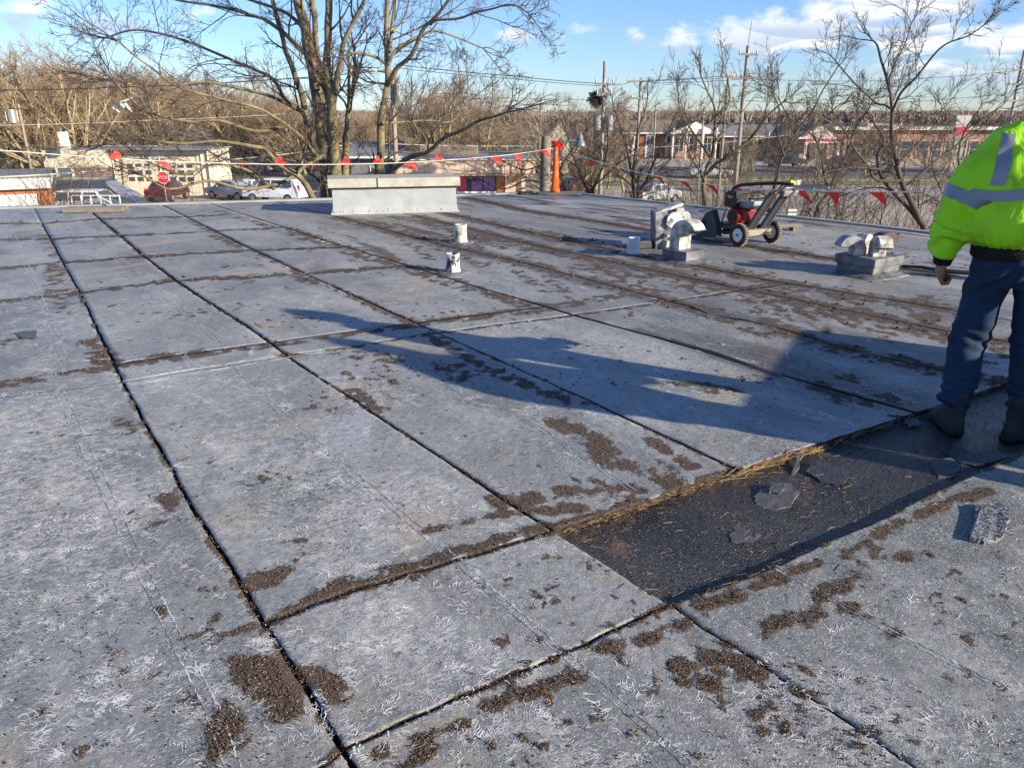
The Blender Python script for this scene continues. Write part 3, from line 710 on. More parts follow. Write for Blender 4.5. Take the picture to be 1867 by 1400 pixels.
def goose_mesh(w, h, r, dep, drop, m_, name, parent, loc, rz, over=200):
    """sheet metal gooseneck: a vertical box duct of section w x dep whose head curls over; opening looks down and forward (+x)"""
    m = MB(); n = 12; prof_o = []; prof_i = []
    # outer line: up the back, round the head, to the lip ; inner line: up the front, round
    prof_o.append((0, 0)); prof_i.append((w, 0))
    prof_o.append((0, h)); prof_i.append((w, h))
    ro = w + r; cx = ro
    for k in range(1, n+1):
        a = math.pi - R(over)*k/n
        prof_o.append((cx + ro*math.cos(a), h + ro*math.sin(a))); prof_i.append((cx + r*math.cos(a), h + r*math.sin(a)))
    m_pts = len(prof_o); vs = []
    for (pts, y) in ((prof_o, -dep/2), (prof_i, -dep/2), (prof_o, dep/2), (prof_i, dep/2)):
        vs += [(p[0]-w/2, y, p[1]) for p in pts]
    a0, b0, a1, b1 = 0, m_pts, 2*m_pts, 3*m_pts; fs = []
    for i in range(m_pts-1):
        fs += [(a0+i, b0+i, b0+i+1, a0+i+1), (a1+i+1, b1+i+1, b1+i, a1+i), (a0+i+1, a1+i+1, a1+i, a0+i), (b0+i, b1+i, b1+i+1, b0+i+1)]
    m.add(vs, fs)
    o = m.build(name, m_, parent); o.location = loc; o.rotation_euler = (0, 0, rz)
    s = o.modifiers.new('t', 'SOLIDIFY'); s.thickness = .006; s.offset = -1
    b_ = o.modifiers.new('b', 'BEVEL'); b_.width = .003; b_.segments = 1; b_.limit_method = 'ANGLE'; b_.angle_limit = R(50)
    lip = MB(); i = m_pts-1
    q = [vs[a0+i], vs[b0+i], vs[b1+i], vs[a1+i]]; q = [Vector(v) for v in q]
    c_ = sum(q, Vector())/4
    for k in range(4): lip.tube([q[k], q[(k+1)%4]], .006, 5)
    l = lip.build('rim', M['tar_curb'], o)
    inner = MB(); q2 = [c_ + (v-c_)*.93 + (Vector((0,0,.02))) for v in q]; inner.add(q2, [(0,1,2,3)]); inner.build('shaded_mouth', M['inner_shade'], o)  # near-black sheet across the duct mouth stands in for the shade inside
    return o
# single gooseneck
t = empty('gooseneck_vent', gp(1245, 474), 'single weathered gooseneck vent on a small square tarred base, in front of the saw', 'roof vent', rz=R(-52))
m = MB(); m.box((0,0,.055), (.36,.33,.11)); m.box((0,0,.118), (.375,.345,.022)); m.build('base', M['tar_curb'], t, bevel=.01)
m = MB(); m.loft([(0,0,-.005,.30,.28),(0,0,.006,.27,.25),(0,0,.03,.19,.175)], 24, p=4); m.build('flashing', M['tar_curb'], t)
goose_mesh(.15, .17, .035, .20, 0, M['vent_white'], 'hood', t, (-.06, 0, .115), 0, 155)
# three goosenecks on one curb
t = empty('triple_gooseneck_vent', gp(1580, 498), 'cluster of three gooseneck hoods, one rusted, on a wide tarred curb near the worker', 'roof vent', rz=R(32))
m = MB(); m.box((0,0,.06), (.46,.44,.12)); m.build('base', M['tar_curb'], t, bevel=.015)
m = MB(); m.box((0,0,.155), (.50,.48,.09)); m.build('base_cap', M['tar_curb'], t, bevel=.008)
m = MB(); m.loft([(0,0,-.005,.38,.36),(0,0,.008,.33,.31),(0,0,.05,.25,.235)], 28, p=4); m.build('flashing', M['tar_curb'], t)
goose_mesh(.10, .08, .03, .15, 0, M['vent_grey'], 'hood', t, (-.15, .06, .20), R(150), 170)
goose_mesh(.12, .08, .02, .13, 0, M['vent_white'], 'hood', t, (-.02, -.10, .20), R(235), 165)
o = goose_mesh(.10, .09, .03, .15, 0, M['rust'], 'hood', t, (.14, .02, .20), R(-28), 165); tag(o, 'rust stained brown hood')
m = MB(); m.box((.02,.10,.27), (.13,.12,.15)); m.tube([(.02,.04,.345),(.02,.16,.345)], .065, 14); m.build('hood', M['vent_white'], t)
# broken vent cluster: tall leaning post with white elbows
t = empty('broken_vent_stack', gp(1213, 452), 'tall leaning vent stack with torn flashing and white duct elbows, left of the saw', 'roof vent', rz=R(8))
m = MB(); m.box((-.10, 0, .22), (.16, .20, .50), (R(2), R(-4), 0)); m.build('post', mat('stack_tar', (.30,.31,.33), .55, (.045,.05,.06), 7, contrast=.12, bump=.004, bscale=30), t, bevel=.012)
m = MB(); m.box((.00, .02, .50), (.34, .24, .035), (0, R(-17), 0)); m.box((.13, .0, .42), (.10, .24, .17), (0, R(-8), 0)); m.build('hood', M['vent_white'], t, bevel=.008)
m = MB(); m.tube([(.05,-.15,.36),(.05,.06,.36)], .10, 18); m.build('elbow', M['white_paint'], t)
m = MB(); m.box((-.01,-.12,.34),(.06,.06,.10),(0,R(40),0)); m.build('bracket', M['grey_metal'], t)
m = MB(); m.tube([(.20,-.08,.37),(.26,.10,.37)], .075, 18); m.build('elbow', M['white_paint'], t)
m = MB(); m.box((.07,-.13,.225), (.28,.10,.035), (R(15), R(-20), R(6))); m.box((.05,-.05,.19), (.26,.12,.03), (0, R(-14), 0)); m.build('torn_flashing', M['cap_metal'], t, bevel=.006)
m = MB(); m.tube([(.13,-.06,.10),(.13,.0,.19)], .085, 16); m.build('elbow', M['white_paint'], t)
m = MB(); m.box((.02,-.04,.05), (.22,.20,.11), (R(5), R(8), R(20))); m.box((.12,0,.04),(.16,.2,.08),(0,R(-12),R(-15))); m.build('footing', M['cap_metal'], t, bevel=.01)
m = MB(); m.box((-.30,.05,.055), (.22,.26,.10), (0,0,R(12))); m.build('pitch_pocket', M['tar'], t, bevel=.012)

# walk-behind roof cutter
t = empty('roof_cutter', (3.17, 10.08, 0), 'walk behind roof cutting saw with red engine, black frame and white wheels', 'roof saw', rz=R(30))
def wheel(x, y, r, w, parent):
    m = MB(); n = 28
    prof = [(r*.60, -w/2*.8), (r*.86, -w/2), (r*.97, -w*.36), (r, -w*.15), (r, w*.15), (r*.97, w*.36), (r*.86, w/2), (r*.60, w/2*.8)]
    vs = [(p[1], p[0]*math.cos(a), p[0]*math.sin(a)) for p in prof for a in [2*math.pi*k/n for k in range(n)]]
    k_ = len(prof); fs = [(i*n+j, i*n+(j+1)%n, ((i+1)%k_)*n+(j+1)%n, ((i+1)%k_)*n+j) for i in range(k_) for j in range(n)]
    m.add(vs, fs, True); o = m.build('wheel', M['black_rubber'], parent); o.location = (x, y, r)
    m = MB(); rr = r*.62
    for s in (-1, 1):
        m.tube([(s*w*.34, 0, 0), (s*w*.10, 0, 0)], [rr, rr*.5], 24)
    m.tube([(-w*.42,0,0),(w*.42,0,0)], rr*.30, 16); m.tube([(-w*.05,0,0),(w*.05,0,0)], rr, 24)
    m.build('rim', M['wheel_white'], o)
    m = MB(); m.tube([(-w*.60,0,0),(w*.60,0,0)], r*.09, 10); m.build('hub', M['dark_frame'], o)
    m = MB()
    for k in range(30):
        a = 2*math.pi*k/30; m.box((0, (r+.001)*math.cos(a), (r+.001)*math.sin(a)), (w*.55, .010, .006), (a-math.pi/2, 0, 0))
    m.build('tread', M['tan_dusty'], o)
wheel(-.30, 0, .143, .085, t); wheel(.30, .0, .143, .085, t)
m = MB(); m.tube([(-.30,0,.143),(.30,0,.143)], .016, 10); m.build('axle', M['steel'], t)
m = MB(); m.box((0,.02,.185), (.44,.16,.03)); m.box((0,-.055,.16), (.44,.012,.07)); m.build('crossbar', M['tan_dusty'], t, bevel=.004)
m = MB()
for s in (-1, 1): m.box((s*.17,.30,.20), (.04,.62,.05))
m.box((0,.30,.235), (.36,.50,.012)); m.box((0,.60,.20), (.38,.04,.05)); m.build('chassis', M['dark_frame'], t, bevel=.004)
m = MB(); m.box((.0,.33,.17),(.22,.30,.10)); m.tube([(-.20,.36,.14),(.20,.36,.14)], .045, 14); m.build('gearbox', M['black_plastic'], t, bevel=.01)
# engine
eng = MB(); eng.box((.02,.28,.34), (.26,.24,.20)); e = eng.build('engine', M['red_engine'], t, bevel=.03)
m = MB(); m.tube([(-.125,.28,.34),(-.165,.28,.34)], [.115,.095], 26); m.build('fan_cover', M['red_engine'], e, bevel=.004)
m = MB()
for k in range(3): m.tube([(-.168-.002*k,.28,.34),(-.171-.002*k,.28,.34)], .075-.024*k, 22)
m.build('recoil_starter', M['black_plastic'], e)
m = MB(); m.box((.17,.28,.33), (.06,.16,.13)); 
for k in range(5): m.box((.205,.28,.28+.025*k), (.012,.14,.008))
m.build('muffler', M['steel'], e)
m = MB(); m.box((-.05,.36,.545), (.20,.20,.19)); m.box((-.05,.36,.645), (.16,.16,.02)); m.build('air_filter', M['black_plastic'], e, bevel=.018)
m = MB(); m.box((-.152,.36,.59), (.003,.10,.012)); m.box((-.152,.36,.57), (.003,.06,.006)); m.build('decal', M['white_paint'], e)
m = MB(); m.box((.06,.20,.49), (.26,.20,.09)); m.tube([(.06,.20,.53),(.06,.20,.555)], .03, 12); m.build('fuel_tank', M['grey_metal'], t, bevel=.02)
m = MB(); m.box((.04,.05,.47), (.12,.05,.035)); m.build('tag_plate', M['cap_metal'], t, bevel=.005)
# blade guard at front left
m = MB(); m.prism([Vector((-.27,.42,.06)), Vector((-.27,.80,.02)), Vector((-.27,.84,.10)), Vector((-.27,.66,.36)), Vector((-.27,.55,.40)), Vector((-.27,.45,.20))], (0,0,0), (.10,0,0)); m.build('blade_guard', M['dark_frame'], t, bevel=.006)
m = MB(); m.tube([(-.225,.62,.12),(-.215,.62,.12)], .15, 30); m.build('blade', M['steel'], t)
m = MB(); m.box((-.20,.74,.16),(.22,.03,.22),(R(38),0,0)); m.build('front_shield', M['dark_frame'], t, bevel=.004)
for x in (-.12, .1): m = MB(); m.tube([(x,.52,.20),(x,.44,.43)], .012, 8); m.build('engine_strut', M['steel'], t)
# uprights and handle
for s, w_ in ((-.105, .105), (.135, .105)):
    m = MB(); a = Vector((s,.03,.17)); b_ = Vector((s+.0,-.30,.66)); d = b_-a; mid = (a+b_)/2; an = math.atan2(d.z, -d.y)
    m.box(mid, (w_, d.length, .022), (-(an), 0, 0)) if False else m.prism([a+Vector((-w_/2,0,0)), a+Vector((w_/2,0,0)), b_+Vector((w_/2,0,0)), b_+Vector((-w_/2,0,0))], (0,0,0), (0,.03,.02))
    m.build('upright', M['dark_frame'], t, bevel=.004)
    m = MB(); m.tube([a+Vector((w_/2+.008,-.004,0)), b_+Vector((w_/2+.008,-.004,0))], .010, 6); m.build('upright_rail', M['steel'], t)
m = MB(); m.prism([Vector((-.155,-.17,.47)), Vector((-.055,-.17,.47)), Vector((-.02,-.33,.70)), Vector((-.155,-.33,.70))], (0,0,0), (0,.03,.015)); m.build('gusset_plate', M['dark_frame'], t, bevel=.004)
m = MB(); m.box((-.09,-.325,.695),(.03,.006,.035)); m.build('decal', M['flag'], t)
m = MB(); m.box((.13,-.34,.685), (.26,.10,.07), (R(20),0,0)); m.build('control_box', M['grey_metal'], t, bevel=.012)
m = MB(); m.tube([(-.16,.34,.60),(-.16,.30,.70),(-.15,.20,.745),(-.10,-.10,.78),(-.04,-.34,.80),(.02,-.50,.79)], .022, 10); m.build('guide_bar', M['black_rubber'], t)
m = MB()
for x in (-.02, .24): m.tube([(x,-.30,.70),(x+.02,-.42,.775),(x+.04,-.62,.775),(x+.05,-.80,.765)], .017, 10)
m.tube([(-.02,-.36,.74),(.26,-.36,.74)], .014, 8); m.build('handlebar', M['steel'], t)
for x in (.0, .26): m = MB(); m.tube([(x+.04,-.64,.775),(x+.05,-.80,.765)], .022, 10); m.build('grip', M['black_rubber'], t)
m = MB(); m.box((.10,-.38,.80), (.10,.09,.065), (0,R(12),0)); m.build('yellow_switch', M['yellow'], t, bevel=.012)
m = MB(); m.box((.19,-.39,.80), (.08,.08,.07)); m.build('throttle_box', M['steel'], t, bevel=.012)
m = MB(); m.tube([(-.02,.16,.56),(.0,-.02,.58),(-.05,-.2,.62)], .008, 6); m.tube([(-.06,.24,.62),(.04,.05,.66),(-.05,-.18,.62)], .006, 6); m.build('throttle_cable', M['black_rubber'], t)
# board behind the saw
p = gp(1452, 422); t = empty('loose_board', (p.x, p.y+.1, .12), 'short dark timber board lying behind the roof saw', 'board', rz=R(8))
m = MB(); m.box((-.22,0,-.04),(.62,.14,.045),(0,R(0),0)); m.build('plank', M['wood_grey'], t, bevel=.004)
for x in (-.42, 0): m = MB(); m.box((x,0,-.095),(.10,.14,.07)); m.build('block', M['wood_grey'], t)

# orange delineator on its rubber foot
p = gp(1012, 353.5); CONE = p
t = empty('delineator_cone', p, 'tall orange delineator cone on a flat grey rubber base, holding up the pennant line', 'traffic cone')
m = MB(); secs = [(0,0,.03,.100,.100),(0,0,.10,.094,.094),(0,0,.102,.086,.086),(0,0,.30,.078,.078),(0,0,.302,.072,.072),(0,0,.42,.068,.068),(0,0,.80,.052,.052),(0,0,.96,.043,.043),(0,0,.965,.038,.038),(0,0,1.0,.034,.034),(0,0,1.02,.048,.048),(0,0,1.08,.044,.044)]
m.loft(secs, 24, p=2); m.build('cone_body', M['orange'], t)
m = MB(); m.box((.12,-.05,.018),(1.05,.52,.036),(0,0,R(4))); m.build('rubber_base', M['wood_grey'], t, bevel=.012)
m = MB(); m.box((-.62,-.12,.025),(.30,.30,.05),(0,0,R(10))); bb = m.build('paver_block', M['black_rubber'], None, bevel=.01); bb.location = p
tag(bb, 'small dark block beside the foot of the orange delineator cone', 'block')
m = MB()
for k, (a, b_, c_) in enumerate(((.06,.0,.99),(-.05,.03,1.0),(.02,-.06,1.01),(.09,-.02,.96))):
    m.add([(a-.06,b_,c_+.07),(a+.07,b_-.03,c_+.05),(a+.03,b_-.05,c_-.09)], [(0,1,2)]); m.add([(a-.06,b_+.02,c_-.05),(a+.05,b_-.06,c_+.09),(a+.06,b_-.02,c_-.05)], [(0,1,2)])
o = m.build('tied_pennants', M['flag'], t, recalc=False)

# pennant lines
def rope_y(px):   # forward distance of the line under the photo column px (it runs from anchor to anchor in plan)
    return 0
def pennant_line(pts, flags, label, name='pennant_line'):
    P3 = [wp(x, y, Y) for x, y, Y in pts]
    t = empty(name, P3[0], label, 'pennant line'); off = P3[0]
    # smooth the rope
    xs_ = np.array([p.x for p in P3]); o = np.argsort(xs_)
    dense = []
    for a, b_ in zip(P3[:-1], P3[1:]):
        for k in range(8): dense.append(a.lerp(b_, k/8))
    dense.append(P3[-1])
    for _ in range(6): dense = [dense[0]] + [(dense[i-1]+dense[i]*2+dense[i+1])/4 for i in range(1, len(dense)-1)] + [dense[-1]]
    m = MB(); m.tube([p-off for p in dense], .0075, 5); m.build('rope', M['rope'], t)
    U = [(p.x/((p.y)*math.cos(PITCH)-(p.z-EYE)*math.sin(PITCH)))*F_PX+933.5 for p in dense]
    for (fx, kind) in flags:
        i = min(range(len(U)-1), key=lambda j: abs((U[j]+U[j+1])/2-fx))
        a, b_ = dense[i], dense[i+1]; f = (fx-U[i])/(U[i+1]-U[i]+1e-9); p = a.lerp(b_, f) - off; d = (b_-a).normalized()
        s = .105; rn = random.random
        w = d*s
        m = MB(); n = 5
        if kind == 0: tip = Vector((.05*(rn()-.3), -.04*rn(), -.20)); tw = .1
        elif kind == 1: tip = Vector((.06*rn(), .05*rn(), .15)); tw = .5
        elif kind == 2: tip = Vector((.16+.06*rn(), -.05, -.17)); tw = .5
        else: tip = Vector((.12, .16*rn(), -.03)); w = w*1.1; tw = .8
        rows = []
        for k in range(n+1):
            u = k/n; c0 = p - w*(1-u); c1 = p + w*(1-u)*(.9)
            sag = Vector((math.sin(u*4)*.022*tw, math.sin(u*5+fx)*.035, 0))
            rows.append([c0 + tip*u + sag, (c0+c1)/2 + tip*u + sag + Vector((0,.03*math.sin(u*3+fx),0)), c1 + tip*u + sag])
        vs = [v for r_ in rows for v in r_]; fs = [(r_*3+c, r_*3+c+1, r_*3+c+4, r_*3+c+3) for r_ in range(n) for c in (0,1)]
        m.add(vs, fs, True); o = m.build('pennant', M['flag'], t, recalc=False)
        o['kind'] = ''; del o['kind']
    return t
cy_ = CONE.y
pennant_line([(-420,258,11.0),(0,274,12.2),(100,282,12.6),(200,289,13.0),(300,294.5,13.5),(420,298.5,14.0),(530,300.5,14.5),(640,300,15.0),(740,297,15.5),(850,290,15.9),(930,283,16.25),(1008,271,cy_)],
    [(-60,0),(40,3),(128,3),(212,1),(293,2),(370,3),(443,3),(510,1),(570,3),(629,1),(687,1),(745,2),(798,1),(853,3),(900,2),(945,0),(990,2)],
    'white rope with red pennants running left from the orange cone')
pennant_line([(1016,272,cy_),(1080,292,15.3),(1150,312,14.1),(1230,328,12.9),(1300,338,12.1),(1370,345,11.4),(1470,348,10.6),(1560,350,9.9),(1640,350.5,9.4),(1725,350,8.9),(1900,349,8.0),(2100,345,7.2)],
    [(1041,3),(1078,0),(1117,2),(1154,3),(1197,2),(1244,2),(1292,2),(1340,2),(1457,2),(1522,0),(1594,2),(1669,3),(1800,0)],
    'white rope with red pennants running right from the orange cone, behind the saw')
# anchor posts that hold the far ends, outside the frame
for (px, py, Y), w in (((-420,258,11.0), 'left'), ((2100,345,7.2), 'right')):
    p = wp(px, py, Y); t = empty('delineator_cone', (p.x, p.y, 0), 'orange delineator cone at the far %s end of the pennant line' % w, 'traffic cone')
    m = MB(); m.loft([(0,0,.03,.115,.115),(0,0,p.z,.05,.05)], 20, p=2); m.build('cone_body', M['orange'], t)
    m = MB(); m.box((0,0,.018),(.5,.5,.036)); m.build('rubber_base', M['wood_grey'], t)

# timber skid on the far edge
p = gp(171, 388); t = empty('timber_skid', p, 'grey weathered timber lying along the far left roof edge', 'timber', rz=R(6))
m = MB(); m.box((0,0,.05),(1.0,.10,.085)); m.build('timber', M['wood_grey'], t, bevel=.006)
m = MB(); m.box((.02,.15,.055),(.98,.09,.08),(0,0,R(1))); m.build('timber', M['wood_grey'], t, bevel=.006)

# scraps of membrane in and around the stripped bay
def scrap(pxs, th, label, m_, z=-TH+.006, tilt=(0,0), name='membrane_scrap', cat='roofing scrap'):
    P = [gp(x, y, z) for x, y in pxs]; c_ = sum(P, Vector())/len(P)
    poly = []
    for a, b_ in zip(P, P[1:]+P[:1]):
        for k in range(5):
            q = a.lerp(b_, k/5) - c_; j = .006; q += Vector((random.uniform(-j,j), random.uniform(-j,j), 0)); q.z = q.x*tilt[0]+q.y*tilt[1] + .006*math.sin(q.x*20)
            poly.append(q)
    o = None; m = MB(); m.prism(poly, (0,0,0), (0,0,th)); o = m.build(name, m_, None); o.location = c_ + Vector((0,0,.002))
    return tag(o, label, cat, None)
M['scrap'] = mat('scrap', (.13,.13,.135), .6, (.05,.05,.055), 14, bump=.003, bscale=60)
M['scrap_tar'] = mat('scrap_tar', (.03,.03,.033), .35, (.07,.07,.075), 30, bump=.006, bscale=70)
M['scrap_white'] = mat('scrap_crazed', (.028,.03,.035), .4, (.26,.27,.28), 75, contrast=.07, bump=.006, bscale=90)
scrap([(1375,905),(1395,893),(1440,892),(1455,908),(1440,925),(1395,932),(1382,925)], .010, 'torn grey membrane scrap lying on the tar in the middle of the stripped bay', M['scrap'], tilt=(.05,.1))
scrap([(1400,898),(1410,885),(1432,890),(1425,902)], .012, 'small folded grey scrap on top of the torn piece in the stripped bay', M['scrap'], z=-TH+.022, tilt=(0,.1))
scrap([(1468,862),(1490,848),(1548,868),(1538,885),(1500,880)], .012, 'dark flipped up tar slab scrap beside the straw in the stripped bay', M['scrap_tar'], tilt=(0,.12))
scrap([(1330,972),(1350,965),(1385,978),(1372,992),(1335,988)], .003, 'thin grey patch stuck on the tar in the lower half of the bay', M['scrap'])
scrap([(1695,842),(1735,842),(1752,856),(1738,870),(1712,872)], .009, 'brownish membrane scrap lying by the far side of the bay below the worker', M['scrap'], tilt=(0,.05))
scrap([(1718,825),(1740,818),(1802,846),(1790,852),(1752,845)], .010, 'long dark membrane strip lying behind the worker', M['scrap_tar'], tilt=(0,.08))
scrap([(1760,822),(1800,824),(1850,835),(1800,846)], .008, 'dark membrane scrap closest to the worker right boot', M['scrap'])
scrap([(1650,768),(1668,766),(1680,776),(1655,779)], .010, 'small pale grey chip near the cut edge left of the worker boots', M['scrap'])
scrap([(1778,928),(1800,925),(1840,928),(1838,955),(1826,984),(1795,990),(1768,986)], .014, 'black and white crazed offcut lying on the membrane right of the bay', M['scrap_white'], z=.006)
scrap([(1445,878),(1440,868),(1456,838),(1461,840)], .012, 'narrow grey strip leaning out of the straw edge in the bay', M['scrap'], tilt=(0,.2))
scrap([(27,607),(45,603),(68,604),(66,618),(40,618)], .004, 'dark torn patch on the membrane at the far left', M['scrap'], z=.004)
scrap([(466,588),(490,585),(512,589),(505,596),(478,597)], .003, 'pale square patch on the roof left of the long shadows', mat('patch', (.33,.31,.28), .8), z=.004)
scrap([(1260,560),(1360,580),(1390,590),(1300,575)], .004, 'low flap of lifted membrane on the roof right of the centre', M['scrap'], z=.003)
# loose hold-down strip lying between the vent cluster and the worker
p0 = gp(1645, 487); p1 = gp(1745, 503)
m = MB(); P = [p0, p0.lerp(p1,.35)+Vector((0,0,.02)), p0.lerp(p1,.7)+Vector((0,.02,.015)), p1+Vector((.5,-.1,0))]
m.tube([q-p0+Vector((0,0,.012)) for q in P], [.02,.022,.03,.03], 6, flat=.5); o = m.build('black_hose', M['black_rubber'], None); o.location = p0; tag(o, 'black rubber strip lying on the roof behind the worker hand', 'rubber strip')
# lifted lap that shows as a dark gap
m = MB(); P = G([(1225,622),(1300,646),(1360,667),(1430,690)]); 
vs = [];
for k, (x, y) in enumerate(P):
    vs += [(x, y-.02, .001), (x, y+.03, .018 if 0 < k < 3 else .004), (x+.01, y+.07, .002)]
m.add(vs, [(3*k+c, 3*k+c+1, 3*k+c+4, 3*k+c+3) for k in range(3) for c in (0,1)]); m.build('lifted_lap', M['tar_floor'], roof)

# straw and wood fibre along the cut
def sticks(name, n, line, spread, ln, label=None, zs=(-.02,.01), rr=(.0012,.003)):
    m = MB(); P = G(line); seg = np.hypot(*(P[1:]-P[:-1]).T); L = np.concatenate([[0], np.cumsum(seg)])
    for k in range(n):
        u = random.uniform(0, L[-1]); x = np.interp(u, L, P[:,0]); y = np.interp(u, L, P[:,1])
        i = min(int(np.searchsorted(L, u, side='right'))-1, len(seg)-1); a = math.atan2(*(P[i+1]-P[i])[::-1]) + random.gauss(0, .35)
        off = random.gauss(0, spread); l = random.uniform(*ln)/2; z = random.uniform(*zs)
        d = Vector((math.cos(a)*l, math.sin(a)*l, random.uniform(-.004,.006))); c_ = Vector((x-off*math.sin(a), y+off*math.cos(a)-.015, z))
        m.tube([c_-d, c_+d], random.uniform(*rr), 3, caps=False, smooth=False)
    o = m.build(name, M['straw'], roof, recalc=False); o['kind'] = 'stuff'; return o
sticks('straw', 120, [(1330,866),(1400,840),(1500,810)], .012, (.03,.15), rr=(.0008,.0022))
sticks('straw', 150, [(1010,970),(1180,913),(1340,862)], .009, (.01,.035), rr=(.0007,.0016))
sticks('straw', 130, [(1500,810),(1668,756),(1800,710)], .010, (.015,.05), rr=(.0007,.0016))
sticks('straw', 50, [(1360,905),(1560,850)], .14, (.012,.05), zs=(-.028,-.024), rr=(.0007,.0014))
sticks('straw', 60, [(1000,1040),(1400,1000),(1700,900)], .3, (.02,.06), zs=(.004,.006), rr=(.0008,.0016))

# footprints of older repairs and leaf scraps are part of the dirt
# loose grit, crumbs and chips: real grains
def grains(name, n, region, size, dens, m_, z0, seed):
    rg = np.random.default_rng(seed)
    u = rg.random(n*6); v = rg.random(n*6)
    px = region[0] + (region[2]-region[0])*u; py = region[1] + (region[3]-region[1])*v
    pts = np.array([[*gp(a, b_)[:2]] for a, b_ in zip(px[:n*6], py[:n*6])])
    # even density per square metre-ish with falloff: weight by dirt field
    w = dens(pts[:,0], pts[:,1]); keep = rg.random(len(w)) < w; pts = pts[keep][:n]
    k = len(pts); s = (size[0]+(size[1]-size[0])*1.25*rg.random(k)**2.6) * (1+.16*pts[:,1])
    base = np.array([[1,0,-.3],[-.5,.87,-.3],[-.5,-.87,-.3],[0.1,.1,.8]])
    V = np.empty((k,4,3)); a = rg.random(k)*6.28; el_ = rg.uniform(.5, 1.9, k)
    jit = rg.uniform(-.35,.35,(k,4,3))
    B = (base[None]+jit)
    V[:,:,0] = (B[:,:,0]*np.cos(a)[:,None]*el_[:,None]-B[:,:,1]*np.sin(a)[:,None]); V[:,:,1] = (B[:,:,0]*np.sin(a)[:,None]*el_[:,None]+B[:,:,1]*np.cos(a)[:,None]); V[:,:,2] = B[:,:,2]
    V *= s[:,None,None]; V[:,:,0] += pts[:,0,None]; V[:,:,1] += pts[:,1,None]; V[:,:,2] += z0 + s[:,None]*.3
    F = np.array([[0,2,1],[0,1,3],[1,2,3],[2,0,3]])[None] + 4*np.arange(k)[:,None,None]
    me = bpy.data.meshes.new(name); me.from_pydata(V.reshape(-1,3).tolist(), [], F.reshape(-1,3).tolist()); me.materials.append(m_); me.update()
    o = link(name, me, roof); o['kind'] = 'stuff'; return o
def in_bay(x, y): return (y > BF['b0'](x)) & (y < BF['b1'](x)) & (x > AF[2](y))
def d_dirt(x, y):
    return np.where(in_bay(x, y), 0, np.clip(dirt_field(x, y)*1.4-.25, 0, 1)**1.3)
def d_any(x, y):
    cl = np.array([mnoise.noise((a*1.7, b_*1.7, 3)) for a, b_ in zip(x, y)]); return np.where(in_bay(x, y), 0, np.clip(.25+cl, .04, 1))
M['grit'] = mat('grit', (.10,.066,.043), .95, (.045,.03,.02), 45, contrast=.12)
M['grit_tan'] = mat('grit_tan', (.42,.27,.12), .9, (.24,.14,.07), 60, contrast=.12)
M['grit_black'] = mat('grit_black', (.035,.025,.02), .9)
grains('dirt_crumbs', 30000, (0,640,1867,1400), (.0007,.0027), d_dirt, M['grit'], .003, 1)
grains('dirt_crumbs', 6500, (0,700,1867,1400), (.0005,.0018), d_dirt, M['grit_tan'], .006, 2)
grains('dirt_crumbs', 7500, (0,560,1867,1400), (.0006,.0026), d_any, M['grit_black'], .002, 3)
grains('dirt_crumbs', 1500, (0,400,1867,700), (.003,.008), d_dirt, M['grit'], .003, 4)
grains('bay_crumbs', 3500, (1000,690,1867,1110), (.0008,.0026), lambda x, y: in_bay(x, y)*1.0, M['grit_black'], -TH+.003, 5)
grains('bay_crumbs', 1400, (1000,690,1867,1110), (.0006,.0018), lambda x, y: in_bay(x, y)*np.clip(field(x, y, STROKES)+.15, 0, 1), M['grit_tan'], -TH+.004, 6)

